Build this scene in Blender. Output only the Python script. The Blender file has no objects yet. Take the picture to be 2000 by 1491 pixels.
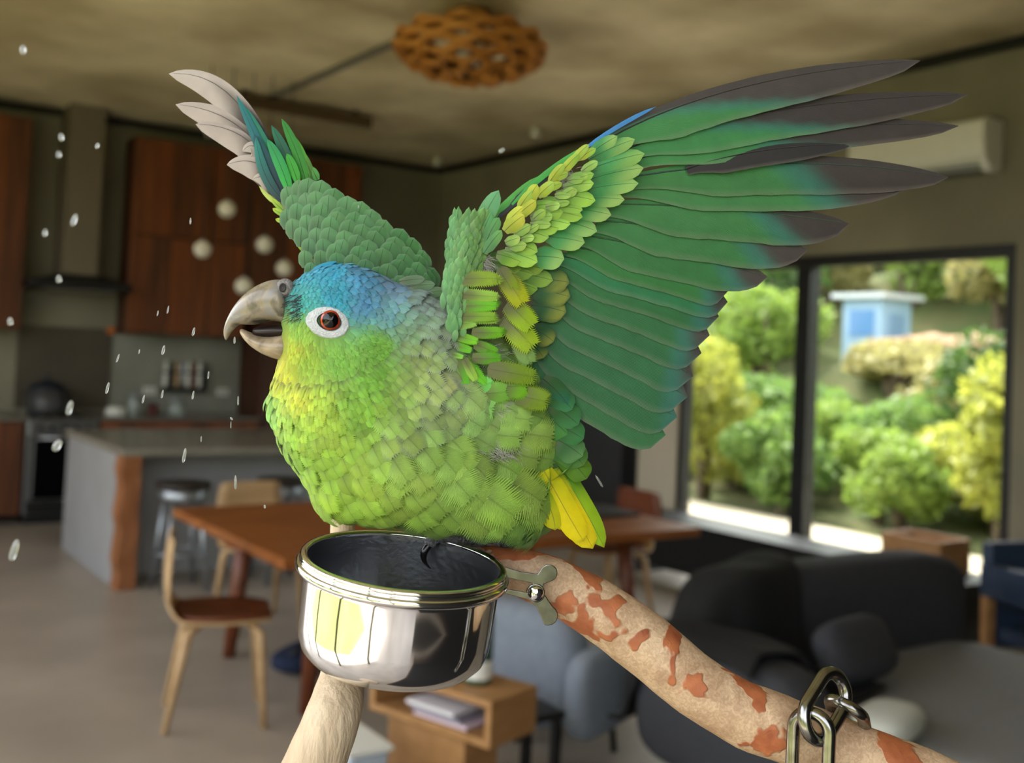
import bpy, bmesh, math, random
from mathutils import Vector, Matrix, noise as mnoise
from mathutils.bvhtree import BVHTree
random.seed(7)
PI = math.pi
scene = bpy.context.scene
COL = scene.collection

# ------------------------------------------------------------------ camera
YAW, PITCH, ROLL, FPX = math.radians(34.5), math.radians(2.0), 0.044, 2100.0
PPY = 690 - FPX * math.tan(PITCH)                 # row of the principal point in the 2000x1491 frame
CAM = Vector((0, 0, 1.64))
_r0 = Vector((math.cos(YAW), -math.sin(YAW), 0)); _f0 = Vector((math.sin(YAW), math.cos(YAW), 0)); _z = Vector((0, 0, 1))
CF = _f0 * math.cos(PITCH) + _z * math.sin(PITCH)
_u0 = _z * math.cos(PITCH) - _f0 * math.sin(PITCH)
CR = _r0 * math.cos(ROLL) + _u0 * math.sin(ROLL)
CU = _u0 * math.cos(ROLL) - _r0 * math.sin(ROLL)
D0 = 0.52                                         # distance of the parrot's midline
PX = D0 / FPX                                     # one photo pixel in metres at that distance
cd = bpy.data.cameras.new('camera'); cam = bpy.data.objects.new('camera', cd); COL.objects.link(cam)
cam.matrix_world = Matrix.Translation(CAM) @ Matrix((CR, CU, -CF)).transposed().to_4x4()
cd.sensor_fit = 'HORIZONTAL'; cd.sensor_width = 36.0; cd.lens = 36.0 * FPX / 2000.0
cd.shift_y = -(745.5 - PPY) / 2000.0
cd.clip_start = 0.02; cd.clip_end = 300
cd.dof.use_dof = True; cd.dof.focus_distance = 0.505; cd.dof.aperture_fstop = 8.5
scene.camera = cam
# ------------------------------------------------------------------ light
w = bpy.data.worlds.new('sky'); scene.world = w; w.use_nodes = True
nt = w.node_tree; bg = nt.nodes['Background']
sky = nt.nodes.new('ShaderNodeTexSky'); sky.sky_type = 'NISHITA'
sky.sun_disc = False; sky.sun_elevation = math.radians(52); sky.sun_rotation = math.radians(10)
sky.air_density = 1.0; sky.dust_density = 4.0; sky.ozone_density = 0.6
hs = nt.nodes.new('ShaderNodeHueSaturation'); hs.inputs['Saturation'].default_value = .28
tn = nt.nodes.new('ShaderNodeMix'); tn.data_type = 'RGBA'; tn.blend_type = 'MULTIPLY'; tn.inputs[0].default_value = 1; tn.inputs[7].default_value = (1.0, .985, .955, 1)
nt.links.new(sky.outputs[0], hs.inputs['Color']); nt.links.new(hs.outputs[0], tn.inputs[6]); nt.links.new(tn.outputs[2], bg.inputs[0]); bg.inputs[1].default_value = 0.5
sd = bpy.data.lights.new('sun', 'SUN'); sd.energy = 2.3; sd.angle = math.radians(3); sd.color = (1, .93, .8)
sun = bpy.data.objects.new('sun', sd); COL.objects.link(sun)
sun.rotation_euler = Vector((0.1, 0.58, 0.8)).to_track_quat('Z', 'Y').to_euler()
scene.view_settings.view_transform = 'Standard'; scene.view_settings.look = 'None'
scene.view_settings.gamma = 1.0; scene.view_settings.use_curve_mapping = False
scene.view_settings.exposure = 1.42
scene.cycles.use_denoising = True
scene.cycles.max_bounces = 8; scene.cycles.diffuse_bounces = 5; scene.cycles.transparent_max_bounces = 12

# ------------------------------------------------------------------ helpers
def lin(c):
    def g(v):
        v /= 255.0
        return v / 12.92 if v <= .04045 else ((v + .055) / 1.055) ** 2.4
    return (g(c[0]), g(c[1]), g(c[2]))

def mix(a, b, t): return tuple(a[i] + (b[i] - a[i]) * t for i in range(3))
def sstep(a, b, x):
    t = min(1, max(0, (x - a) / (b - a))); return t * t * (3 - 2 * t)

def P(px, py, z=0.0):
    """photo pixel + offset towards the camera (in pixels at D0) -> world point."""
    d = D0 - z * PX
    return CAM + (CF + CR * ((px - 1000) / FPX) - CU * ((py - PPY) / FPX)) * d

def pix(v):
    q = v - CAM; wv = q.dot(CF)
    return 1000 + FPX * q.dot(CR) / wv, PPY - FPX * q.dot(CU) / wv

MATS = {}
def mat(name, c, rough=.6, metal=0.0, c2=None, scale=8.0, fac=.5, detail=4, bump=0.0, bscale=None, stretch=(1, 1, 1), trans=0.0, ior=1.45, spec=.5, coords='Object', sub=0.0, hard=None):
    if name in MATS: return MATS[name]
    m = bpy.data.materials.new(name); m.use_nodes = True; n = m.node_tree; b = n.nodes['Principled BSDF']
    b.inputs['Roughness'].default_value = rough; b.inputs['Metallic'].default_value = metal
    b.inputs['Transmission Weight'].default_value = trans; b.inputs['IOR'].default_value = ior
    b.inputs['Specular IOR Level'].default_value = spec
    b.inputs['Base Color'].default_value = (*lin(c), 1)
    if c2 is not None or bump:
        tc = n.nodes.new('ShaderNodeTexCoord'); mp = n.nodes.new('ShaderNodeMapping'); mp.inputs['Scale'].default_value = stretch
        n.links.new(tc.outputs[coords], mp.inputs[0])
    if c2 is not None:
        t = n.nodes.new('ShaderNodeTexNoise'); t.inputs['Scale'].default_value = scale; t.inputs['Detail'].default_value = detail
        n.links.new(mp.outputs[0], t.inputs['Vector'])
        r = n.nodes.new('ShaderNodeValToRGB'); h = hard or .22
        r.color_ramp.elements[0].position = fac - h; r.color_ramp.elements[1].position = fac + h
        r.color_ramp.elements[0].color = (*lin(c), 1); r.color_ramp.elements[1].color = (*lin(c2), 1)
        n.links.new(t.outputs['Fac'], r.inputs[0]); n.links.new(r.outputs[0], b.inputs['Base Color'])
    if bump:
        t2 = n.nodes.new('ShaderNodeTexNoise'); t2.inputs['Scale'].default_value = bscale or scale * 4; t2.inputs['Detail'].default_value = 5
        n.links.new(mp.outputs[0], t2.inputs['Vector'])
        bp = n.nodes.new('ShaderNodeBump'); bp.inputs['Strength'].default_value = bump; bp.inputs['Distance'].default_value = .01
        n.links.new(t2.outputs['Fac'], bp.inputs['Height']); n.links.new(bp.outputs[0], b.inputs['Normal'])
    MATS[name] = m
    return m

class MB:
    """collects shapes in world space; build() links them as ONE mesh object relative to its parent's origin."""
    def __init__(s): s.v = []; s.f = []; s.c = []; s.uv = []; s.sm = True
    def add(s, vs, fs, cs=None, uvs=None):
        o = len(s.v); s.v += [Vector(x) for x in vs]; s.f += [tuple(i + o for i in f) for f in fs]
        s.c += cs if cs else [(1, 1, 1)] * len(vs); s.uv += uvs if uvs else [(0, 0)] * len(vs)
        return s
    def box(s, lo, hi, M=None):
        x0, y0, z0 = lo; x1, y1, z1 = hi
        vs = [Vector(p) for p in ((x0,y0,z0),(x1,y0,z0),(x1,y1,z0),(x0,y1,z0),(x0,y0,z1),(x1,y0,z1),(x1,y1,z1),(x0,y1,z1))]
        if M: vs = [M @ v for v in vs]
        return s.add(vs, [(3,2,1,0),(4,5,6,7),(0,1,5,4),(1,2,6,5),(2,3,7,6),(3,0,4,7)])
    def tube(s, pts, rs, n=10, cap=True, squash=None):
        pts = [Vector(p) for p in pts]; N = len(pts)
        if not hasattr(rs, '__len__'): rs = [rs] * N
        ref = None; vs = []; fs = []
        for i, p in enumerate(pts):
            t = (pts[min(i+1, N-1)] - pts[max(i-1, 0)]).normalized()
            if ref is None: ref = t.orthogonal().normalized()
            ref = (ref - t * ref.dot(t)).normalized(); b = t.cross(ref)
            for k in range(n):
                a = 2 * PI * k / n; vs.append(p + (ref * math.cos(a) + b * math.sin(a)) * rs[i])
        for i in range(N - 1):
            for k in range(n):
                fs.append((i*n+k, i*n+(k+1) % n, (i+1)*n+(k+1) % n, (i+1)*n+k))
        if cap: fs += [tuple(range(n-1, -1, -1)), tuple((N-1)*n+k for k in range(n))]
        return s.add(vs, fs)
    def rings(s, rings, closed=True, cap=True):
        n = len(rings[0]); vs = [Vector(p) for r in rings for p in r]; fs = []
        for i in range(len(rings) - 1):
            for k in range(n if closed else n - 1):
                fs.append((i*n+k, i*n+(k+1) % n, (i+1)*n+(k+1) % n, (i+1)*n+k))
        if cap: fs += [tuple(range(n-1, -1, -1)), tuple((len(rings)-1)*n+k for k in range(n))]
        return s.add(vs, fs)
    def lathe(s, prof, n=32, O=(0,0,0), ax=None, cap=False):
        """prof: (r, h) pairs; ax = (e1, e2, axis)."""
        O = Vector(O); e1, e2, e3 = [Vector(q) for q in (ax or ((1,0,0),(0,1,0),(0,0,1)))]
        return s.rings([[O + (e1*math.cos(2*PI*k/n) + e2*math.sin(2*PI*k/n))*r + e3*h for k in range(n)] for r, h in prof], True, cap)
    def ball(s, c, r, n=12, m=8, R=None):
        c = Vector(c); r = Vector(r) if hasattr(r, '__len__') else Vector((r, r, r))
        ring = []
        for i in range(m + 1):
            th = PI * (i + (0.02 if i == 0 else -0.02 if i == m else 0)) / m
            row = []
            for k in range(n):
                q = Vector((r.x*math.sin(th)*math.cos(2*PI*k/n), r.y*math.sin(th)*math.sin(2*PI*k/n), r.z*math.cos(th)))
                row.append(c + (R @ q if R else q))
            ring.append(row)
        return s.rings(ring)
    def build(s, name, m, parent=None, origin=None, smooth=None, bevel=0, sub=0, col=False, uv=False, weld=False):
        org = Vector(origin) if origin is not None else (parent_origin(parent) if parent else Vector((0,0,0)))
        me = bpy.data.meshes.new(name); me.from_pydata([tuple(v - org) for v in s.v], [], s.f); me.update()
        sm = s.sm if smooth is None else smooth
        if sm: me.polygons.foreach_set('use_smooth', [True] * len(me.polygons))
        if col:
            at = me.color_attributes.new('Col', 'FLOAT_COLOR', 'POINT')
            at.data.foreach_set('color', [x for c in s.c for x in (c[0], c[1], c[2], 1.0)])
        if uv:
            ul = me.uv_layers.new(name='UV'); idx = [0] * len(me.loops); me.loops.foreach_get('vertex_index', idx)
            ul.data.foreach_set('uv', [x for i in idx for x in s.uv[i]])
        if m: me.materials.append(m)
        o = bpy.data.objects.new(name, me); COL.objects.link(o)
        if parent: o.parent = parent
        else: o.location = org
        if bevel:
            b = o.modifiers.new('b', 'BEVEL'); b.width = bevel; b.segments = 3; b.limit_method = 'ANGLE'
        if sub:
            b = o.modifiers.new('s', 'SUBSURF'); b.levels = sub; b.render_levels = sub
        return o

ORIG = {}
def parent_origin(o):
    p = Vector((0, 0, 0))
    while o: p += o.location; o = o.parent
    return p
def tag(o, label, cat, group=None):
    o['label'] = label; o['category'] = cat
    if group: o['group'] = group
    return o
def thing(name, label, cat, loc=(0, 0, 0), group=None):
    o = bpy.data.objects.new(name, None); o.empty_display_size = .05; COL.objects.link(o); o.location = loc
    return tag(o, label, cat, group)
def structure(o): o['kind'] = 'structure'; return o
def boxm(lo, hi, M=None): return MB().box(lo, hi, M)
def part(name, m, parent, lo, hi, bevel=0.004, M=None):
    return MB().box(lo, hi, M).build(name, m, parent, smooth=False, bevel=bevel)
def dup(o, delta=(0,0,0), rotz=None, label=None, parent=None):
    c = o.copy(); COL.objects.link(c)
    if parent is None: c.location = Vector(o.location) + Vector(delta)
    else: c.parent = parent
    if rotz is not None: c.rotation_euler = (0, 0, rotz)
    if label: c['label'] = label
    for ch in o.children: dup(ch, parent=c)
    return c
def bez(p0, p1, p2, t): return p0 * (1-t)**2 + p1 * (2*t*(1-t)) + p2 * t*t
def catmull(pts, n):
    pts = [Vector(p) for p in pts]; out = []; N = len(pts) - 1
    for k in range(n):
        t = k / (n - 1) * N; i = min(int(t), N - 1); u = t - i
        p0, p1, p2, p3 = pts[max(i-1,0)], pts[i], pts[i+1], pts[min(i+2,N)]
        out.append(0.5 * ((2*p1) + (p2-p0)*u + (2*p0-5*p1+4*p2-p3)*u*u + (3*p1-p0-3*p2+p3)*u**3))
    return out
def interp(pts, t):
    N = len(pts) - 1; x = min(max(t, 0), 1) * N; i = min(int(x), N - 1); u = x - i
    a, b = pts[i], pts[i+1]
    if not hasattr(a, '__len__'): return a + (b - a) * u
    return tuple(a[k] + (b[k] - a[k]) * u for k in range(len(a)))
# ------------------------------------------------------------------ the room
H, YK, XW = 3.70, 10.5, 6.16
M_conc_ceil = mat('concrete_ceiling', (176, 162, 130), .85, c2=(226, 213, 182), scale=1.3, fac=.5, detail=8, hard=.16, bump=.15, bscale=5)
M_conc_wall = mat('concrete_wall', (112, 108, 92), .85, c2=(138, 133, 114), scale=1.2, detail=6, bump=.15, bscale=5)
M_conc_floor = mat('polished_concrete_floor', (136, 126, 114), .38, c2=(162, 150, 136), scale=1.6, detail=7, bump=.02, bscale=3)
M_plaster = mat('pale_plaster', (190, 180, 160), .8)
M_wood_dk = mat('walnut_boards', (78, 38, 14), .5, c2=(122, 66, 28), scale=2.2, stretch=(6, 6, .5), detail=5, bump=.05)
M_wood_dk2 = mat('dark_walnut', (50, 25, 12), .5, c2=(78, 40, 18), scale=2.2, stretch=(6, 6, .5), detail=5)
M_wood_tbl = mat('oiled_timber', (112, 62, 26), .4, c2=(150, 90, 42), scale=2, stretch=(.8, 6, 6), detail=5)
M_wood_lt = mat('pale_bent_plywood', (188, 158, 118), .5, c2=(168, 134, 94), scale=4, stretch=(1, 1, 4))
M_wood_oak = mat('oak_box', (140, 100, 58), .5, c2=(165, 122, 76), scale=3, stretch=(1, 5, 5))
M_leather = mat('brown_leather', (92, 46, 24), .45, c2=(110, 58, 32), scale=20)
M_black = mat('black_metal', (18, 18, 19), .45)
M_dkgrey = mat('charcoal_panel', (58, 58, 60), .4)
M_steel = mat('brushed_steel', (170, 172, 176), .3, 1.0)
M_grey = mat('light_grey_panel', (150, 150, 152), .6, c2=(140, 139, 140), scale=3)
M_white = mat('white_plastic', (215, 215, 208), .5)
M_galv = mat('galvanised_metal', (150, 155, 162), .35, .8)
M_oven = mat('black_glass', (6, 6, 7), .12)
M_stone = mat('stone_worktop', (88, 84, 76), .22, c2=(110, 105, 95), scale=6)

structure(boxm((-1.75, -3.0, -.2), (XW, YK, 0)).build('floor', M_conc_floor, smooth=False))
structure(boxm((-1.75, -2.2, H), (XW + .9, YK + .2, H + .25)).build('ceiling', M_conc_ceil, smooth=False))
structure(boxm((-1.75, YK, 0), (XW + .2, YK + .2, H)).build('wall_back', M_conc_wall, smooth=False))
structure(boxm((-1.75, 8.6, 0), (-1.55, YK, H)).build('wall_left', M_conc_wall, smooth=False))
structure(boxm((-.2, -2.2, 0), (XW, -2.0, H)).build('wall_front', mat('charcoal_paint', (46, 43, 40), .6), smooth=False))
wr = MB().box((XW, -2.2, 2.44), (XW + .2, YK, H)).box((XW, -2.2, 0), (XW + .2, 3.62, 2.44)).box((XW, 7.9, 0), (XW + .2, YK, 2.44))
structure(wr.build('wall_right', M_conc_wall, smooth=False))
structure(boxm((XW + .02, 6.52, 0), (XW + .18, 7.0, 2.44)).build('trim_1', M_plaster, smooth=False))
structure(boxm((-2.9, -3.6, -.2), (-1.75, 10.5, -.04)).build('bounce_deck', mat('pale_bounce_deck', (216, 206, 186), .8, c2=(200, 188, 166), scale=2), smooth=False))  # unseen pale paving, added to bounce daylight up to the ceiling
structure(boxm((-1.75, -3.6, -.2), (6.2, -3.0, -.04)).build('bounce_deck', MATS['pale_bounce_deck'], smooth=False))
rgx = thing('added_rug', 'charcoal wool floor mat behind the viewer, added to darken the bowl reflection', 'added_rug', (1.8, -.7, 0))  # unseen floor mat, added to darken what the bowl mirrors
part('pile', mat('charcoal_wool', (34, 32, 31), .95), rgx, (.06, -1.85, .0), (3.9, .30, .012), .003); part('border', mat('brown_wool', (70, 52, 40), .95), rgx, (.0, -1.91, .0), (3.96, .36, .008), .003)
# open glazed side behind and beside the viewer: slim posts of the folded doors
dl = structure(boxm((-1.72, -2.1, H-.12), (-1.60, 8.6, H)).build('door_2', M_black, smooth=False))
for y in (-2.05, -.6, .9, 2.4, 3.9, 5.4, 6.9, 8.5): part('door_post', M_black, dl, (-1.70, y-.04, 0), (-1.62, y+.04, H-.12))
# sliding window: frame bars + panes
win = structure(boxm((XW + .03, 3.62, 2.36), (XW + .13, 6.52, 2.44)).build('window_1', M_black, smooth=False))
for lo, hi in (((XW+.03, 3.62, .1), (XW+.13, 3.70, 2.36)), ((XW+.03, 6.46, .1), (XW+.13, 6.52, 2.36)), ((XW+.03, 5.20, .1), (XW+.14, 5.33, 2.36)), ((XW+.03, 3.62, 0), (XW+.13, 6.52, .1))):
    part('window_frame', M_black, win, lo, hi, .003)
M_glass = mat('window_glass', (245, 250, 248), 0.0, trans=1.0, ior=1.0, spec=.3)
for y0, y1 in ((3.70, 5.20), (5.33, 6.46)):
    part('pane', M_glass, win, (XW+.075, y0, .1), (XW+.085, y1, 2.36), 0)
# dark framed glass door leaf
dr = structure(boxm((XW - .01, 6.99, 0), (XW + .06, 7.17, 2.44)).build('door_1', M_black, smooth=False))
part('door_panel', M_dkgrey, dr, (XW + .0, 7.17, .08), (XW + .04, 7.82, 2.40))
part('door_frame', M_black, dr, (XW - .01, 7.82, 0), (XW + .06, 7.9, 2.44)); part('door_rail', M_black, dr, (XW-.01, 7.17, 2.36), (XW+.06, 7.82, 2.44))
part('door_rail', M_black, dr, (XW-.01, 7.17, 0), (XW+.06, 7.82, .1))
# shadow-gap conduit around the ceiling
cd_ = thing('ceiling_conduit', 'thin black conduit running along the ceiling edges', 'conduit', (3, YK-.05, H-.04))
MB().box((-1.5, YK-.06, H-.07), (XW-.02, YK, H-.01)).build('pipe', M_black, cd_, smooth=False)
MB().box((XW-.06, -1.9, H-.07), (XW, YK-.06, H-.01)).build('pipe', M_black, cd_, smooth=False)
for q, l in (((3.38, 10.2), 'small white ceiling sensor above the walnut cupboards'), ((5.75, 9.9), 'small white ceiling sensor in the room corner'), ((5.6, 7.9), 'small white ceiling sensor above the dark door')):
    s_ = thing('ceiling_sensor', l, 'sensor', (q[0], q[1], H - .1))
    MB().lathe([(.035, 0), (.045, .02), (.045, .06), (.03, .10)], 12, (q[0], q[1], H-.1), cap=True).build('body', M_white, s_)
    MB().ball((q[0], q[1], H-.1), (.025, .025, .02)).build('lens', M_galv, s_)
# surface conduit to the linear lamp
ct = MB().box((3.31, 5.6, H-.02), (3.37, 9.6, H-.002)); tag(ct.build('cable_channel', mat('grey_channel', (105, 103, 96), .6), origin=(3.3, 8, H-.03), smooth=False), 'flat grey cable channel crossing the concrete ceiling', 'channel')
lb = thing('linear_lamp', 'long dark linear lamp fixed to the concrete ceiling', 'lamp', (3.5, 8.5, H-.1))
part('housing', mat('bronze_metal', (74, 56, 36), .5), lb, (2.95, 8.48, H-.14), (4.25, 8.58, H-.035))
part('diffuser', mat('frosted_strip', (150, 140, 115), .5), lb, (2.97, 8.50, H-.15), (4.23, 8.56, H-.14), 0)
for x in (3.1, 4.1): part('bracket', M_black, lb, (x-.02, 8.50, H-.035), (x+.02, 8.56, H))

# layered timber pendant
LX, LY = 3.37, 5.47
pl_ = thing('timber_pendant', 'round layered timber pendant lamp with wavy slats near the ceiling', 'lamp', (LX, LY, H-.5))
MB().lathe([(.09, H-.10), (.10, H-.06), (.10, H), (.02, H)], 20, (LX, LY, 0), cap=True).build('canopy', M_wood_oak, pl_)
MB().tube([(LX, LY, H-.05), (LX, LY, H-.42)], .02, 8).build('stem', M_black, pl_)
M_slat = mat('honey_veneer', (150, 94, 32), .55, c2=(182, 124, 52), scale=5)
LR = [(.26, -.12), (.40, -.165), (.455, -.21), (.46, -.25), (.44, -.29), (.38, -.335), (.30, -.375), (.18, -.41)]
for i, (r, h) in enumerate(LR):
    n = 60; vs = []; fs = []
    for k in range(n):
        a = 2*PI*k/n; wv = .016*math.sin(9*a + (i % 2)*PI)
        for dr_, dz in ((0, .019), (0, -.019), (-.07, -.015), (-.07, .015)):
            rr = r + dr_ + .012*math.sin(9*a + (i % 2)*PI)
            vs.append((LX + rr*math.cos(a), LY + rr*math.sin(a), H + h + dz + wv))
    for k in range(n):
        for j in range(4):
            fs.append((k*4+j, k*4+(j+1) % 4, ((k+1) % n)*4+(j+1) % 4, ((k+1) % n)*4+j))
    MB().add(vs, fs).build('slat', M_slat, pl_, smooth=False)
for k in range(9):
    a = 2*PI*k/9
    MB().tube([(LX + .2*math.cos(a), LY + .2*math.sin(a), H-.10)] + [(LX + (r-.02)*math.cos(a), LY + (r-.02)*math.sin(a), H+h) for r, h in LR], .013, 6).build('rib', mat('rib_brown', (92, 56, 22), .6), pl_)
MB().ball((LX, LY, H-.27), .08).build('bulb', M_white, pl_)

# glass ball pendants over the island
M_ball = mat('milky_glass', (232, 228, 212), .25, trans=.25)
for i, (x, z) in enumerate(((2.78, 2.63), (2.61, 2.31), (3.09, 2.39), (2.94, 2.06), (3.26, 2.22))):
    lbl = ['topmost', 'second lowest and outermost', 'second topmost', 'lowest', 'middle height'][i]
    g = thing('ball_pendant', 'small milky glass ball pendant over the island, ' + lbl + ' of the cluster', 'lamp', (x, 7.9, z), 'glass ball pendants over the island')
    MB().ball((x, 7.9, z), .064, 16, 10).build('globe', M_ball, g)
    MB().tube([(x, 7.9, z+.05), (x, 7.9, H)], .004, 6).build('cord', M_black, g)
    MB().lathe([(.012, z+.058), (.012, z+.072), (.004, z+.078)], 10, (x, 7.9, 0), cap=True).build('cap', M_galv, g)

# ------------------------------------------------------------------ kitchen
def cupboard(name, label, x0, x1, z0, z1, yf, cols, rows, m, handle=True, yb=YK):
    t = thing(name, label, 'cabinet', ((x0+x1)/2, yf, z0))
    part('body', M_wood_dk2, t, (x0, yf+.03, z0), (x1, yb-.002, z1))
    for c in range(cols):
        for r in range(rows):
            a, b = x0+(x1-x0)*c/cols+.005, x0+(x1-x0)*(c+1)/cols-.005
            e, g_ = z0+(z1-z0)*r/rows+.006, z0+(z1-z0)*(r+1)/rows-.006
            d = part('door', m, t, (a, yf, e), (b, yf+.025, g_))
            nb = max(2, int(round((b-a)/.19)))
            for k in range(nb):        # the boards of the door front
                part('board', [m, M_wood_dk3, m, M_wood_dk4][(k*3+c+r*2) % 4], d, (a+(b-a)*k/nb+.002, yf-.006, e+.002), (a+(b-a)*(k+1)/nb-.002, yf, g_-.002), .002)
    return t
M_wood_dk3 = mat('walnut_boards_red', (92, 44, 16), .5, c2=(132, 70, 30), scale=2.2, stretch=(6, 6, .5), detail=5, bump=.05)
M_wood_dk4 = mat('walnut_boards_brown', (66, 34, 14), .5, c2=(104, 56, 26), scale=2.4, stretch=(6, 6, .5), detail=5, bump=.05)
cupboard('wall_cupboard', 'walnut wall cupboard beside the range hood, cut by the room edge', .72, 1.79, 1.66, 3.52, 10.15, 2, 1, M_wood_dk)
cupboard('wall_cupboard', 'large walnut wall cupboard with two rows of doors over the worktop', 2.68, 3.80, 1.67, 3.50, 10.15, 3, 2, M_wood_dk)
cupboard('tall_cupboard', 'tall dark walnut cupboard above the black fridge', 3.81, 4.98, 1.95, 3.52, 10.12, 3, 1, M_wood_dk4)
cupboard('pantry_cupboard', 'narrow dark walnut pantry unit beside the black fridge', 3.92, 4.32, .02, 1.94, 9.95, 1, 1, M_wood_dk2)
fr = thing('fridge', 'black fridge standing beside the pantry unit', 'fridge', (4.66, 9.9, 0))
part('body', M_black, fr, (4.33, 9.88, .02), (4.98, YK-.01, 1.93)); part('door', M_oven, fr, (4.34, 9.84, .7), (4.97, 9.88, 1.92)); part('drawer', M_oven, fr, (4.34, 9.84, .04), (4.97, 9.88, .68)); part('handle', M_steel, fr, (4.335, 9.80, .75), (4.365, 9.84, 1.85))
hd = thing('range_hood', 'dark steel range hood with a tall grey duct', 'hood', (2.24, 10.2, 2.04))
MB().add([(1.81,9.98,2.04),(2.67,9.98,2.04),(2.67,YK-.01,2.04),(1.81,YK-.01,2.04),(1.81,9.98,2.10),(2.67,9.98,2.10),(2.67,YK-.01,2.10),(1.81,YK-.01,2.10),(2.08,10.1,2.17),(2.40,10.1,2.17),(2.40,YK-.01,2.17),(2.08,YK-.01,2.17)],
    [(3,2,1,0),(0,1,5,4),(1,2,6,5),(2,3,7,6),(3,0,4,7),(4,5,9,8),(5,6,10,9),(6,7,11,10),(7,4,8,11),(8,9,10,11)]).build('canopy', M_black, hd, smooth=False, bevel=.006)
part('duct', mat('duct_metal', (112, 102, 86), .55, .2), hd, (2.09, 10.1, 2.17), (2.39, YK-.01, H-.002), .004)
part('filter', M_steel, hd, (1.95, 10.05, 2.025), (2.55, YK-.05, 2.04), 0)
tag(boxm((1.83, YK-.03, .95), (2.64, YK-.002, 1.70)).build('splash_panel', mat('bronze_panel', (64, 58, 48), .5, c2=(78, 70, 56), scale=3), origin=(2.2, YK-.02, .95), smooth=False), 'dark bronze splash panel on the wall behind the stove', 'panel')
tag(boxm((2.60, YK-.05, 1.655), (2.66, YK-.01, 1.72)).build('orange_clip', mat('orange_clip', (196, 104, 30), .5), origin=(2.63, YK-.03, 1.66), smooth=False, bevel=.01), 'small orange clip at the corner of the splash panel', 'clip')
rg = thing('stove', 'black glass oven with a steel frame beneath the range hood', 'stove', (2.12, 9.85, 0))
part('body', M_steel, rg, (1.84, 9.88, .08), (2.42, YK-.03, .90)); od = part('oven_door', M_oven, rg, (1.90, 9.85, .22), (2.40, 9.88, .72))
MB().tube([(1.93, 9.81, .74), (2.37, 9.81, .74)], .012, 8).build('door_handle', M_steel, rg)
part('control_panel', M_steel, rg, (1.85, 9.85, .76), (2.41, 9.88, .89)); part('plinth', M_black, rg, (1.86, 9.9, 0), (2.40, YK-.05, .08)); part('drawer', M_black, rg, (1.86, 9.85, .09), (2.40, 9.88, .2))
for k in range(5): MB().lathe([(.02, 0), (.018, .03), (0.002, .03)], 12, (1.93+.1*k, 9.85, .825), ((1,0,0),(0,0,1),(0,-1,0)), True).build('knob', M_black, rg)
for x in (1.98, 2.26):
    for y in (10.05, 10.3): MB().lathe([(.07, .90), (.07, .925), (.05, .925), (.05, .90)], 16, (x, y, 0)).build('burner', M_black, rg)
cupboard('base_cupboard', 'walnut base cupboard beside the stove, cut by the room edge', .72, 1.82, .08, .88, 9.88, 2, 1, M_wood_dk3)
cupboard('base_cupboard', 'walnut base cupboard between stove and pantry unit', 2.44, 3.90, .08, .88, 9.88, 3, 1, M_wood_dk3)
tag(boxm((.70, 9.85, .88), (1.835, YK-.002, .92)).build('worktop', M_stone, origin=(1.3, 9.85, .88), smooth=False, bevel=.004), 'dark stone worktop beside the stove, cut by the room edge', 'worktop')
tag(boxm((2.425, 9.85, .88), (3.91, YK-.002, .92)).build('worktop', M_stone, origin=(3.1, 9.85, .88), smooth=False, bevel=.004), 'dark stone worktop between stove and pantry unit', 'worktop')
tag(boxm((2.66, YK-.02, .92), (3.90, YK-.002, 1.66)).build('splashback', mat('pale_concrete_splash', (118, 118, 108), .7, c2=(140, 140, 130), scale=2), origin=(3.2, YK-.01, .92), smooth=False), 'pale concrete splashback under the large wall cupboard', 'splashback')
# things on the worktop
kt = thing('stock_pot', 'large dark pot with lid on the stove', 'pot', (2.03, 10.12, .925))
MB().lathe([(.01, 0), (.15, .005), (.165, .05), (.165, .22), (.16, .22), (.15, .03), (.01, .02)], 24, (2.03, 10.12, .925)).build('pot_body', M_dkgrey, kt)
MB().lathe([(.168, .22), (.165, .235), (.09, .285), (.02, .30), (.02, .33), (.03, .345), (.005, .355)], 24, (2.03, 10.12, .925)).build('lid', mat('dark_blue_enamel', (26, 32, 42), .3), kt)
for s in (-1, 1): MB().tube([(2.03+s*.165, 10.08, 1.10), (2.03+s*.205, 10.10, 1.11), (2.03+s*.205, 10.14, 1.11), (2.03+s*.165, 10.16, 1.10)], .01, 6).build('handle', M_black, kt)
def jar(x, y, r, h, m, lidm, label, name='storage_jar'):
    t = thing(name, label, 'jar', (x, y, .92))
    MB().lathe([(.005, 0), (r*.95, 0), (r, .01), (r, h*.75), (r*.8, h*.85), (r*.8, h*.9)], 18, (x, y, .92)).build('body', m, t)
    MB().lathe([(r*.86, h*.87), (r*.86, h), (.004, h*1.01)], 18, (x, y, .92), cap=True).build('lid', lidm, t)
M_jarglass = mat('jar_glass', (170, 180, 175), .1, trans=.5)
jar(3.16, 10.05, .085, .16, M_jarglass, M_galv, 'wide pale glass jar on the worktop')
jar(2.78, 10.1, .06, .19, M_jarglass, M_galv, 'upright pale glass jar near the stove')
jar(2.62, 10.1, .09, .07, M_white, M_white, 'low white dish on the worktop', 'dish')
jar(2.98, 10.2, .05, .1, mat('red_tin', (92, 24, 20), .4), M_black, 'short dark red tin on the worktop', 'tin')
kb = thing('utensil_rack', 'rack of pale and dark utensils on the splashback', 'rack', (3.33, YK-.06, 1.12))
part('rail', M_black, kb, (3.12, YK-.10, 1.12), (3.56, YK-.02, 1.16)); part('rail', M_black, kb, (3.12, YK-.10, 1.30), (3.56, YK-.02, 1.32))
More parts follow.
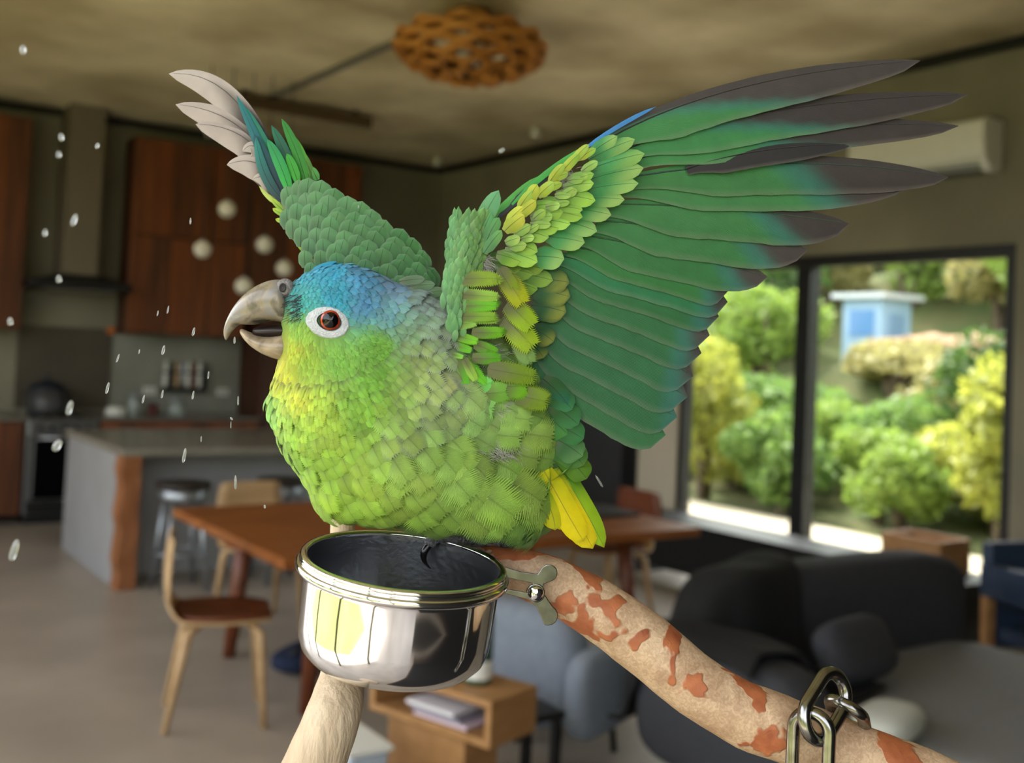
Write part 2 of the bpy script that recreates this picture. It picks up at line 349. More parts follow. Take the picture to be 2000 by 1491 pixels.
for k in range(8):
    x = 3.15 + k*.055; mm = [M_white, M_black, M_wood_lt, M_galv, M_white, M_leather, M_white, M_black][k]
    MB().lathe([(.012, 0), (.02, .02), (.022, .16), (.014, .21), (.012, .25), (.003, .255)], 10, (x, YK-.075, 1.165), cap=True).build('utensil', mm, kb)
for x, l in ((3.02, 'beside'), (3.74, 'beyond')):
    so = thing('wall_socket', 'white wall socket on the splashback ' + l + ' the utensil rack', 'socket', (x, YK-.02, 1.1))
    part('plate', M_white, so, (x-.06, YK-.032, 1.09), (x+.06, YK-.02, 1.16), .006); part('switch', M_galv, so, (x-.03, YK-.037, 1.11), (x-.01, YK-.032, 1.14)); part('switch', M_galv, so, (x+.01, YK-.037, 1.11), (x+.03, YK-.032, 1.14))
# island
il = thing('kitchen_island', 'grey kitchen island with concrete top and a rustic timber corner post', 'island', (3, 7.9, 0))
part('worktop', mat('island_top', (120, 116, 106), .25, c2=(138, 134, 124), scale=3), il, (1.9, 7.12, .865), (4.5, 8.75, .91), .006)
part('end_panel', M_grey, il, (1.92, 7.30, 0), (1.99, 8.73, .865)); part('back_panel', M_grey, il, (1.99, 7.55, 0), (4.48, 7.62, .865))
part('body', M_grey, il, (1.995, 7.625, .1), (4.47, 8.7, .86))
wv = MB(); rings = []
for k in range(10):
    z = .865*k/9; j = .012*math.sin(k*2.1)
    rings.append([(1.915+j, 7.13+j*.5, z), (2.035+.4*j, 7.13, z), (2.035, 7.30, z), (1.915+j, 7.30, z)])
wv.rings(rings).build('corner_post', M_wood_oak2 if 'M_wood_oak2' in globals() else mat('rustic_timber', (120, 72, 40), .6, c2=(150, 96, 58), scale=5, stretch=(3,3,.7)), il, smooth=False, bevel=.004)
# stools
def stool(x, y, label):
    t = thing('bar_stool', label, 'stool', (x, y, 0), 'metal stools at the island')
    MB().lathe([(.005, .66), (.17, .66), (.18, .675), (.175, .70), (.005, .705)], 24, (x, y, 0)).build('seat', mat('stool_seat', (40, 32, 28), .5), t)
    MB().lathe([(.15, .60), (.165, .66), (.005, .66)], 24, (x, y, 0)).build('collar', M_galv, t)
    for k in range(4):
        a = PI/4 + k*PI/2; c, s = math.cos(a), math.sin(a)
        MB().tube([(x+.12*c, y+.12*s, .62), (x+.2*c, y+.2*s, .0)], .018, 8).build('leg', M_galv, t)
    MB().tube([(x+.165*math.cos(2*PI*k/24), y+.165*math.sin(2*PI*k/24), .25) for k in range(25)], .01, 6, False).build('foot_ring', M_galv, t)
stool(2.28, 7.02, 'grey metal bar stool with dark round seat by the island corner post')
stool(2.98, 7.05, 'grey metal bar stool with dark round seat at the middle of the island')
stool(3.55, 7.05, 'grey metal bar stool with dark round seat near the far island end')
# dining table
tb = thing('dining_table', 'large rectangular oiled timber dining table', 'table', (3, 5, 0))
for k in range(7):
    y0 = 4.2 + 1.5*k/7; part('plank', M_wood_tbl, tb, (1.8, y0, .70), (4.18, y0 + 1.5/7 - .002, .745), .003)
part('apron', M_wood_dk2, tb, (2.1, 4.55, .62), (3.9, 4.60, .70)); part('apron', M_wood_dk2, tb, (2.1, 5.3, .62), (3.9, 5.35, .70))
for x, y in ((2.1, 4.5), (3.9, 4.5), (2.1, 5.4), (3.9, 5.4)):
    s = -1 if x < 3 else 1
    MB().tube([(x, y, .70), (x+.05*s, y+(.04 if y > 5 else -.04), 0)], [.05, .032], 10).build('leg', M_leather, tb)
lp = thing('laptop', 'closed dark laptop lying on the dining table', 'laptop', (3.93, 4.79, .745))
part('lid', M_dkgrey, lp, (3.74, 4.62, .757), (4.12, 4.96, .768), .004); part('base', M_black, lp, (3.74, 4.62, .746), (4.12, 4.96, .756), .004)
# chairs
def chair(x, y, rz, label, bm=None):
    t = thing('dining_chair', label, 'chair', (x, y, 0), 'bent plywood dining chairs')
    M = Matrix.Translation((x, y, 0)) @ Matrix.Rotation(rz, 4, 'Z')
    prof = [(-.235, .80), (-.245, .70), (-.245, .60), (-.235, .52), (-.205, .465), (-.15, .44), (-.02, .435), (.12, .44), (.20, .445)]
    prof = catmull([(a, 0, b) for a, b in prof], 28)
    def sheet(lo, hi, wid, off, th):
        rings = []
        pts = [p for i, p in enumerate(prof) if lo <= i <= hi]
        for i, p in enumerate(pts):
            a = pts[max(i-1, 0)]; b = pts[min(i+1, len(pts)-1)]; tg = (b-a).normalized(); nr = Vector((-tg.z, 0, tg.x)) * -1
            if nr.x < 0 and abs(nr.x) > abs(nr.z) or nr.z < 0 and abs(nr.z) >= abs(nr.x): nr = -nr
            wd = wid(i/(len(pts)-1)); row = []
            for k in range(7):
                yy = wd*(k/3-1); row.append(M @ (p + nr*(off + .02*(yy/.2)**2) + Vector((0, yy, 0))))
            for k in range(6, -1, -1):
                yy = wd*(k/3-1); row.append(M @ (p + nr*(off - th + .02*(yy/.2)**2) + Vector((0, yy, 0))))
            rings.append(row)
        return MB().rings(rings)
    sheet(0, 10, lambda u: .20*math.sin(PI*(.28+.5*u))**.5, 0, .012 if bm is None else .035).build('backrest', bm or M_wood_lt, t)
    sheet(10, 27, lambda u: .10+.11*math.sin(PI*min(1, .15+.75*u)), 0, .014).build('seat', M_wood_lt, t)
    sheet(13, 27, lambda u: .06+.14*math.sin(PI*min(1, .1+.8*u)), .022, .02).build('seat_pad', M_leather, t)
    for s in (-1, 1):
        MB().tube([M @ Vector(q) for q in ((.10, s*.12, .435), (.145, s*.17, .40), (.18, s*.19, 0))], [.02, .022, .014], 8).build('leg', M_wood_lt, t)
        MB().tube([M @ Vector(q) for q in ((-.10, s*.12, .435), (-.15, s*.17, .40), (-.225, s*.19, 0))], [.02, .022, .014], 8).build('leg', M_wood_lt, t)
    return t
chair(1.70, 4.60, -.30, 'bent plywood chair with brown seat pad at the near table end')
chair(2.42, 5.98, -PI/2, 'bent plywood chair on the stool side of the dining table')
chair(3.15, 5.98, -PI/2, 'bent plywood chair at the table middle facing away from the island')
chair(4.38, 5.2, PI, 'dining chair with rounded brown leather back at the table end beside the window', M_leather)
# air conditioner
ac = thing('air_conditioner', 'white wall mounted air conditioner above the sliding window', 'air conditioner', (XW-.1, 4.2, 2.9))
MB().rings([[(XW-.002, y, 2.88), (XW-.12, y, 2.88), (XW-.20, y, 2.95), (XW-.215, y, 3.05), (XW-.21, y, 3.17), (XW-.17, y, 3.2), (XW-.002, y, 3.2)] for y in (3.72, 4.72)]).build('housing', M_white, ac, smooth=False, bevel=.012)
part('louvre', M_galv, ac, (XW-.19, 3.78, 2.90), (XW-.13, 4.66, 2.915)); part('outlet', M_dkgrey, ac, (XW-.17, 3.78, 2.875), (XW-.06, 4.66, 2.882), 0)
# ------------------------------------------------------------------ lounge side
M_sofa = mat('charcoal_fabric', (44, 45, 50), .9, c2=(54, 55, 60), scale=60, bump=.1, bscale=300)
M_sofa_lt = mat('grey_fabric', (112, 112, 112), .9, c2=(124, 123, 122), scale=60)
M_blk_fab = mat('black_fabric', (14, 14, 15), .95)
M_blue = mat('navy_paint', (38, 52, 74), .5)
M_greyblue = mat('blue_grey_upholstery', (116, 124, 138), .9, c2=(128, 136, 148), scale=30)
def pillow(c, size, R=None, n=20, m=14, e=.45):
    """superellipsoid cushion."""
    c = Vector(c); rings = []
    def sp(v, p): return math.copysign(abs(v)**p, v)
    for i in range(m+1):
        ph = -PI/2 + PI*min(max(i/m, .003), .997)
        row = []
        for k in range(n):
            a = 2*PI*k/n
            q = Vector((size[0]*sp(math.cos(ph), e)*sp(math.cos(a), e), size[1]*sp(math.cos(ph), e)*sp(math.sin(a), e), size[2]*sp(math.sin(ph), e)))
            row.append(c + (R @ q if R else q))
        rings.append(row)
    return MB().rings(rings)
Rz = lambda a: Matrix.Rotation(a, 3, 'Z')
sf = thing('sofa', 'long charcoal fabric sofa in front of the sliding window', 'sofa', (3.7, 2.7, 0))
pillow((3.8, 3.0, .50), (.86, .13, .33)).build('backrest', M_sofa, sf)
pillow((3.75, 2.55, .30), (.9, .42, .14), e=.3).build('seat_cushion', M_sofa_lt, sf)
pillow((3.75, 2.6, .12), (.9, .48, .09), e=.25).build('base', M_sofa, sf)
pillow((2.85, 2.7, .40), (.13, .40, .24)).build('armrest', M_sofa, sf)
pillow((3.55, 2.05, .30), (.42, .30, .13), e=.3).build('chaise', M_sofa_lt, sf)
for x, y in ((2.95, 2.3), (4.5, 2.3), (2.95, 2.9), (4.5, 2.9)): MB().tube([(x, y, 0), (x, y, .06)], .025, 8).build('foot', M_black, sf)
def world_bvh(objs):
    bpy.context.view_layer.update(); vs = []; fs = []
    for o in objs:
        k = len(vs); vs += [o.matrix_world @ v.co for v in o.data.vertices]; fs += [tuple(i+k for i in p.vertices) for p in o.data.polygons]
    return BVHTree.FromPolygons(vs, fs)
def settle(o, objs, top=.35, step=.003):
    """lower a thing from above until it just touches what it rests on."""
    tree = world_bvh(objs); z0 = o.location.z + top
    for k in range(int(2*top/step)):
        o.location.z = z0 - k*step
        if world_bvh([o]).overlap(tree): break
    return o
sofa_meshes = [c for c in sf.children if c.type == 'MESH']; sv = world_bvh(sofa_meshes)
NXc, NYc = 54, 54; hz = []
for i in range(NXc+1):
    for j in range(NYc+1):
        x = 2.70 + .74*i/NXc; y = 2.46 + .72*j/NYc
        h = sv.ray_cast(Vector((x, y, 2)), Vector((0, 0, -1))); hz.append(max(.24, h[0].z if h[0] else .24))
G2 = lambda A, i, j: A[min(max(i, 0), NXc)*(NYc+1) + min(max(j, 0), NYc)]
mxf = [max(G2(hz, i+a_, j+b_) for a_ in (-2, -1, 0, 1, 2) for b_ in (-2, -1, 0, 1, 2)) for i in range(NXc+1) for j in range(NYc+1)]   # cloth bridges hollows
for _ in range(2):
    sm_ = [sum(G2(mxf, i+a_, j+b_) for a_ in (-1, 0, 1) for b_ in (-1, 0, 1))/9 for i in range(NXc+1) for j in range(NYc+1)]
    mxf = [max(p_, q_) for p_, q_ in zip(sm_, hz)]
cv = []
for i in range(NXc+1):
    for j in range(NYc+1):
        u, v = i/NXc, j/NYc; x = 2.70 + .74*u + .02*math.sin(v*9); y = 2.46 + .72*v + .02*math.sin(u*8)
        cv.append((x, y, mxf[i*(NYc+1)+j] + .024 + .006*math.sin(14*u+9*v)))
cfaces = [(i*(NYc+1)+j, (i+1)*(NYc+1)+j, (i+1)*(NYc+1)+j+1, i*(NYc+1)+j+1) for i in range(NXc) for j in range(NYc)]
throw = MB().add(cv, cfaces).build('throw_blanket', M_blk_fab, origin=(3.02, 2.92, .45))
so_ = throw.modifiers.new('thick', 'SOLIDIFY'); so_.thickness = .012; so_.offset = 1
tag(throw, 'black throw draped over the sofa end', 'blanket')
cu1 = tag(pillow((3.42, 2.60, .55), (.21, .07, .12), Rz(.12) @ Matrix.Rotation(-.55, 3, 'X'), e=.6).build('scatter_cushion', M_sofa, origin=(3.42, 2.60, .55)), 'dark grey scatter cushion leaning on the sofa beside the black throw', 'cushion')
settle(cu1, sofa_meshes + [throw])
cu2 = tag(pillow((3.10, 2.22, .46), (.16, .10, .05), Rz(.3), e=.7).build('scatter_cushion', mat('cream_fabric', (190, 192, 184), .9), origin=(3.1, 2.22, .46)), 'small cream cushion lying flat on the sofa seat', 'cushion')
settle(cu2, sofa_meshes + [throw])
ch = thing('armchair', 'navy painted timber armchair beside the charcoal sofa', 'armchair', (5.02, 2.62, 0))
M4 = Matrix.Translation((5.16, 2.66, -.0)) @ Matrix.Rotation(-.25, 4, 'Z')
part('arm', M_blue, ch, (-.33, -.40, .56), (-.25, .3, .72), .01, M4); part('arm', M_blue, ch, (.25, -.40, .56), (.33, .3, .72), .01, M4)
part('seat', M_blue, ch, (-.25, -.35, .34), (.25, .3, .42), .02, M4); part('backrest', M_blue, ch, (-.3, .26, .3), (.3, .33, .82), .02, M4)
for a, b in ((-.29, -.35), (.29, -.35), (-.29, .28), (.29, .28)): part('leg', M_wood_oak, ch, (a-.025, b-.025, 0), (a+.025, b+.025, .57), .004, M4)
bn = thing('window_bench', 'low black bench standing along the sliding window', 'bench', (5.4, 5.0, 0))
part('top', M_black, bn, (5.55, 3.5, .40), (5.95, 6.4, .46)); part('front', M_black, bn, (5.58, 3.55, .08), (5.62, 6.35, .40))
for y in (3.6, 4.9, 6.3): part('leg', M_black, bn, (5.60, y-.03, 0), (5.92, y+.03, .40))
bx = thing('planter_box', 'brown timber box on the bench beside the sliding window', 'box', (5.75, 3.85, .46))
for lo, hi in (((5.6, 3.7, .46), (5.9, 3.72, .66)), ((5.6, 4.08, .46), (5.9, 4.1, .66)), ((5.6, 3.72, .46), (5.62, 4.08, .66)), ((5.88, 3.72, .46), (5.9, 4.08, .66)), ((5.62, 3.72, .46), (5.88, 4.08, .48))): part('board', M_wood_oak, bx, lo, hi, .003)
# blue-grey tub chair
tc = thing('tub_chair', 'blue grey upholstered tub chair behind the perch branch', 'armchair', (2.84, 3.6, 0))
pillow((2.66, 3.68, .36), (.11, .30, .25), Rz(.35), e=.6).build('backrest', M_greyblue, tc)
pillow((2.88, 3.60, .25), (.22, .25, .13), Rz(.35), e=.4).build('seat_cushion', M_greyblue, tc)
pillow((2.90, 3.86, .31), (.20, .06, .17), Rz(.35), e=.5).build('armrest', M_greyblue, tc)
pillow((2.80, 3.35, .31), (.20, .06, .17), Rz(.35), e=.5).build('armrest', M_greyblue, tc)
for k in range(4):
    a = PI/4+k*PI/2; MB().tube([(2.84+.19*math.cos(a), 3.6+.18*math.sin(a), .18), (2.84+.21*math.cos(a), 3.6+.2*math.sin(a), 0)], .014, 8).build('leg', M_black, tc)
# timber side box with open shelf
BM = Matrix.Translation((2.0, 2.93, 0)) @ Matrix.Rotation(math.radians(17), 4, 'Z')
sb = thing('side_table', 'open oak box side table with magazines on its shelf', 'side table', BM @ Vector((.1, .25, 0)))
for nm, lo, hi in (('top', (-.0, 0, .475), (.25, .56, .50)), ('shelf', (-.0, 0, .345), (.25, .56, .37)), ('side_panel', (.0, .0, .37), (.25, .025, .475)), ('side_panel', (.0, .535, .37), (.25, .56, .475)), ('back_panel', (.225, .025, .37), (.25, .535, .475)), ('pedestal', (.04, .14, 0), (.22, .5, .345))):
    part(nm, M_wood_oak, sb, lo, hi, .003, BM)
for i, (c, z) in enumerate((((196, 178, 190), .371), ((120, 118, 130), .386), ((214, 210, 214), .401))):
    tag(boxm((.02, .12+.03*i, z), (.18, .36+.02*i, z+.013), BM).build('magazine', mat('paper%d' % i, c, .6), origin=BM @ Vector((.1, .25, z)), smooth=False, bevel=.002), ['pinkish magazine at the bottom of the pile in the side table', 'grey magazine in the middle of the pile in the side table', 'white magazine on top of the pile in the side table'][i], 'magazine')
bt = thing('bottle', 'dark green bottle with a pale label standing on the oak side table', 'bottle', BM @ Vector((.13, .17, .50)))
bo = BM @ Vector((.13, .17, .50))
MB().lathe([(.002, 0), (.046, 0), (.05, .01), (.05, .22), (.045, .25), (.02, .29), (.018, .34), (.021, .345), (.021, .36), (.002, .36)], 20, bo).build('glass', mat('green_glass', (52, 78, 58), .2), bt)
MB().lathe([(.0505, .02), (.0508, .022), (.0508, .08), (.0505, .082)], 20, bo).build('label', M_white, bt)
mf = thing('magazine_stand', 'low narrow black metal table between the oak box and the grey armchair', 'table', (2.37, 3.35, 0))
for a, b in ((2.42, 3.13), (2.42, 3.55), (2.29, 3.13), (2.29, 3.55)): part('leg', M_black, mf, (a, b, 0), (a+.03, b+.03, .32), .002)
part('top', M_black, mf, (2.28, 3.12, .32), (2.46, 3.59, .345), .003)
pn = thing('storage_tub', 'pale grey plastic storage tub on the floor beside the side table', 'tub', (1.62, 3.0, 0))
MB().rings([[(1.66+sx*(.05+z*.08), 3.26+sy*(.12+z*.1), z) for sx, sy in ((-1,-1),(1,-1),(1,1),(-1,1))] for z in (0, .33)]).build('body', mat('pale_plastic', (168, 178, 192), .4), pn, smooth=False, bevel=.02)
MB().rings([[(1.66+sx*.085, 3.26+sy*.16, z) for sx, sy in ((-1,-1),(1,-1),(1,1),(-1,1))] for z in (.33, .35)]).build('lid', M_white, pn, smooth=False, bevel=.01)
mt = thing('floor_bag', 'navy fabric bag lying on the floor under the dining table', 'bag', (2.3, 5.15, 0))
pillow((2.35, 5.12, .055), (.24, .13, .055), Rz(.6), e=.7).build('bag', mat('navy_fabric', (20, 32, 58), .9), mt)
MB().tube([(2.2, 5.0, .1), (2.27, 5.02, .14), (2.4, 5.12, .145), (2.5, 5.22, .1)], .01, 6).build('strap', M_black, mt)

# ------------------------------------------------------------------ the garden outside
def hgt(x, y):
    return -.08 if x < 11 else -.08 + (x-11)*.42 + .35*math.sin(x*.9+y*.7)*sstep(11, 14, x)
gv = []; gf = []; NX, NY = 60, 60
for i in range(NX+1):
    for j in range(NY+1):
        x = XW+.2 + 28*i/NX; y = -8 + 36*j/NY; gv.append((x, y, hgt(x, y)))
for i in range(NX):
    for j in range(NY):
        a = i*(NY+1)+j; gf.append((a, a+NY+1, a+NY+2, a+1))
structure(MB().add(gv, gf).build('garden_ground', mat('garden_earth', (98, 92, 58), .95, c2=(66, 84, 40), scale=1.2, detail=6), origin=(12, 5, 0)))
structure(boxm((XW+.2, -8, -.2), (9.2, 28, -.03)).build('patio', mat('pale_paving', (180, 170, 150), .9, c2=(160, 150, 130), scale=2), origin=(7, 5, -.1), smooth=False))
structure(boxm((-40, -40, -.35), (60, 60, -.21)).build('ground', mat('yard_ground', (146, 142, 92), .95, c2=(112, 122, 66), scale=.7), smooth=False))
def leafmat(name, c, c2):
    m = mat(name, c, .55, c2=c2, scale=3)
    n = m.node_tree; b = n.nodes['Principled BSDF']; out = n.nodes['Material Output']
    tr = n.nodes.new('ShaderNodeBsdfTranslucent'); mx = n.nodes.new('ShaderNodeMixShader'); mx.inputs[0].default_value = .45
    src = b.inputs['Base Color'].links[0].from_socket
    n.links.new(src, tr.inputs[0]); n.links.new(b.outputs[0], mx.inputs[1]); n.links.new(tr.outputs[0], mx.inputs[2]); n.links.new(mx.outputs[0], out.inputs[0])
    return m
LEAF = [leafmat('leaf_yellow', (166, 166, 72), (140, 150, 64)), leafmat('leaf_lime', (142, 164, 74), (116, 142, 64)), leafmat('leaf_green', (98, 128, 62), (120, 148, 74)), leafmat('leaf_dark', (56, 84, 40), (84, 108, 50)), leafmat('leaf_olive', (142, 138, 84), (166, 158, 104))]
M_bark = mat('bark', (104, 90, 72), .9, c2=(78, 66, 54), scale=6)
rg_ = random.Random(11)
def shrub(x, y, rx, rz, k, n, ls, label, cat='shrub', zb=None, trunk=.4, group=None):
    zb = hgt(x, y) if zb is None else zb
    t = thing('tree' if cat == 'tree' else cat, label, cat, (x, y, zb), group)
    b = MB(); cz = zb + trunk + rz
    lobes = [(Vector((rg_.uniform(-.45,.45)*rx, rg_.uniform(-.45,.45)*rx, rg_.uniform(-.5,.5)*rz)), rg_.uniform(.38,.55)) for _ in range(9)]
    vs = []; fs = []
    for i in range(n):
        c, sc = lobes[i % 9]
        d = Vector((rg_.gauss(0,1), rg_.gauss(0,1), rg_.gauss(0,1))).normalized() * (rg_.uniform(.55, 1)**.5)
        p = Vector((x, y, cz)) + c + Vector((d.x*rx*sc, d.y*rx*sc, d.z*rz*sc))
        u = Vector((rg_.gauss(0,1), rg_.gauss(0,1), rg_.gauss(0,.6)-.3)).normalized(); v = u.cross(Vector((rg_.gauss(0,1), rg_.gauss(0,1), rg_.gauss(0,1)))).normalized(); q = u.cross(v)
        l = ls*rg_.uniform(.6, 1.3); o = len(vs)
        vs += [p-u*l*.5, p+v*l*.24+q*l*.06, p+u*l*.5, p-v*l*.24+q*l*.06]; fs += [(o, o+1, o+2), (o, o+2, o+3)]
    fo = b.add(vs, fs).build('foliage', LEAF[k], t); fo['kind'] = 'stuff'
    for j in range(3 if cat != 'tree' else 1):
        dx = rg_.uniform(-.25, .25)*rx; dy = rg_.uniform(-.25, .25)*rx
        MB().tube([(x, y, zb-.05), (x+dx*.4, y+dy*.4, zb+trunk*.7), (x+dx, y+dy, cz+rz*.3)], [max(.03, .09*rx), max(.025, .07*rx), .02], 7).build('stem', M_bark, t)
    if cat == 'tree':
        for j in range(4):
            a = rg_.uniform(0, 2*PI); MB().tube([(x, y, zb+trunk*.8), (x+.4*rx*math.cos(a), y+.4*rx*math.sin(a), cz), (x+.7*rx*math.cos(a), y+.7*rx*math.sin(a), cz+.5*rz)], [.05*rx, .035*rx, .012], 6).build('branch', M_bark, t)
    return t
G = 'garden shrubs beyond the window'
SH = [ # x, y, rx, rz, material, leaves, leaf size
 (9.0, 9.27, .8, .55, 2, 1800, .13, 'leafy green shrub beside the pale window pier'),
 (9.7, 9.55, .9, 1.0, 0, 2000, .12, 'tall yellow-green shrub near the window pier'),
 (11.0, 10.29, .9, .7, 4, 1600, .10, 'olive shrub with sparse twigs behind the patio'),
 (12.2, 12.02, 1.4, 1.3, 0, 2600, .12, 'big yellow blossoming shrub on the lower bank'),
 (9.6, 5.95, .75, .85, 0, 1700, .16, 'bright yellow-green strappy shrub at the patio edge'),
 (9.8, 6.76, .6, .45, 1, 1200, .12, 'low lime shrub at the patio edge'),
 (10.6, 7.90, .6, .5, 1, 1200, .12, 'lime shrub below the earth bank'),
 (11.6, 9.11, .8, .6, 2, 1500, .13, 'mid green shrub at the foot of the bank'),
 (11.0, 9.52, .7, .4, 2, 1100, .12, 'low spreading shrub behind the patio'),
 (12.6, 8.25, 1.0, .8, 3, 1500, .14, 'dark green shrub on the earth bank'),
 (13.3, 10.04, 1.0, .4, 1, 2000, .14, 'rounded lime shrub half way up the bank'),
 (14.3, 9.87, 1.0, .35, 4, 1700, .14, 'dry olive shrub half way up the bank'),
 (14.2, 12.78, 1.3, 1.0, 2, 1800, .15, 'green shrub on the slope above the yellow blossoms'),
 (15.8, 14.40, 1.2, .9, 0, 1800, .15, 'yellow-lime shrub high on the slope'),
 (18.0, 12.60, 1.3, 1.0, 1, 1800, .16, 'lime shrub just under the pink earth ledge'),
 (12.0, 7.14, 1.0, 1.1, 1, 1800, .16, 'tall lime shrub at the end of the bank'),
]
TR = [(17.0, 10.00, 2.1, 2.0, 1, 2600, .22, 'broad lime tree above the window pier shrubs', .5), (18.0, 13.40, 2.1, 2.0, 2, 2800, .22, 'broad mid green tree on the upper slope', .4),
      (20.0, 17.30, 2.1, 2.0, 1, 2600, .22, 'broad lime tree on the upper slope', .4), (17.0, 17.60, 2.1, 2.0, 3, 2600, .22, 'dark green tree at the far slope end', .5),
      (23.8, 14.60, 2.3, 2.4, 3, 2600, .28, 'tall dark tree on the ridge', 1.8), (25.5, 20.40, 2.3, 2.4, 2, 2600, .28, 'tall mid green tree on the ridge', 1.8), (22.5, 24.00, 2.3, 2.4, 2, 2600, .28, 'tall green tree at the ridge end', 2.0),
      (14.5, 14.64, 1.2, 1.3, 0, 2000, .16, 'thin yellow tree with crooked pale trunk', 1.5)]
rs = random.Random(3); PLN = []          # x, y, rx, rz, material, leaves, leaf size, label, category, trunk, group, stiffness
for q in SH: PLN.append([q[0], q[1], q[2]*1.1, q[3]*1.1, q[4], int(q[5]*1.5), q[6]*1.1, q[7], 'shrub', .08, G, .15])
for q in TR: PLN.append([*q[:8], 'tree', q[8], 'garden trees beyond the window', .2])
for k in range(40):
    x = 11.8 + 10.5*k/40 + rs.uniform(-.4, .4); y = x*(.52 + .60*((k*.618) % 1) + rs.uniform(-.03, .03)); kk = rs.choice([1, 1, 2, 2, 3, 4, 4, 0])
    PLN.append([x, y, rs.uniform(1.0, 1.35), rs.uniform(.7, 1.0)*(.62 if x < 15.2 else 1.2), kk, 1700, .2, rs.choice(['low', 'rounded', 'bushy']) + ' ' + ['yellow', 'lime', 'mid green', 'dark green', 'olive'][kk] + ' shrub growing on the garden slope', 'shrub', .05, 'slope shrubs beyond the window', 1.0])
SOLID = [(15.8, 11.8, 1.15), (15.1, 8.3, .35), (15.1, 9.4, .35), (15.1, 10.6, .35)]     # shed and earth ledge
for it in range(260):
    for i, p in enumerate(PLN):
        for q in PLN[:i]:
            dx, dy = p[0]-q[0], p[1]-q[1]; d = math.hypot(dx, dy) or 1e-3; m = .70*(p[2]+q[2])
            if d < m:
                k = (m-d)/d*.5/(p[11]+q[11]); p[0] += dx*k*p[11]; p[1] += dy*k*p[11]; q[0] -= dx*k*q[11]; q[1] -= dy*k*q[11]
        for sx, sy, sr in SOLID:
            dx, dy = p[0]-sx, p[1]-sy; d = math.hypot(dx, dy) or 1e-3; m = sr + .98*p[2]
            if d < m: p[0] += dx/d*(m-d); p[1] += dy/d*(m-d)
        if p[11] == 1.0 and p[0] < 16.5:                     # keep the view of the shed open
            r_ = p[1]/p[0]
            if .68 < r_ < .84: p[1] += (.012 if r_ > .76 else -.012)*p[0]
        p[0] = max(p[0], 9.2 + p[2]*.6); p[0] = min(p[0], 30)
for p in PLN: shrub(*p[:8], cat=p[8], trunk=p[9], group=p[10])
# pink earth ledge and pale blue shed
led = []
for k in range(24):
    y = 7.9 + k*.155; b0 = hgt(15.0, y); j = .12*math.sin(k*1.7) + .07*math.sin(k*4.1)
    led.append([(14.75+j, y, b0-.25), (14.72+j*.7, y, b0+.10+.05*math.sin(k*2.3)), (14.82+j*.5, y, b0+.24+.05*math.sin(k*3.1)), (15.2+j, y, b0+.30+.04*math.sin(k*1.3)), (15.7, y, hgt(15.7, y)-.1)])
structure(MB().rings(led).build('earth_ledge', mat('pink_earth', (168, 130, 106), .95, c2=(124, 104, 74), scale=5, detail=7, bump=.4, bscale=14), origin=(15.2, 9.6, 2), smooth=False))
zs = hgt(15.6, 11.8) + .1
sh = thing('garden_shed', 'small pale blue shed on the garden slope', 'shed', (15.8, 11.9, zs))
part('wall', mat('pale_blue_boards', (150, 180, 205), .7), sh, (15.4, 11.4, zs-.2), (16.2, 12.2, zs+1.0)); part('window', mat('shed_window', (96, 140, 190), .2), sh, (15.385, 11.55, zs+.35), (15.4, 12.05, zs+.8), 0)
part('roof', mat('pale_roof', (196, 202, 206), .6), sh, (15.25, 11.25, zs+1.0), (16.35, 12.35, zs+1.08)); part('door', mat('shed_door', (120, 150, 180), .6), sh, (15.6, 11.38, zs-.2), (16.0, 11.4, zs+.75), 0)
# trees and hedge on the open side, mirrored in the bowl
for i, (x, y, k) in enumerate(((-5.9, -1.2, 0), (-6.3, 1.6, 1), (-6.2, 4.4, 2), (-6.5, 7.2, 0), (-6.2, 10.0, 1), (-5.6, -4.0, 1), (-4.0, -6.2, 0), (-1.2, -6.8, 2), (1.6, -6.8, 1))):
    shrub(x, y, 1.28, 1.05, k, 2200, .24, ['yellow', 'lime', 'mid green'][k] + ' leafy bush in the front yard hedge', zb=-.2, trunk=.1, group='front yard hedge bushes')
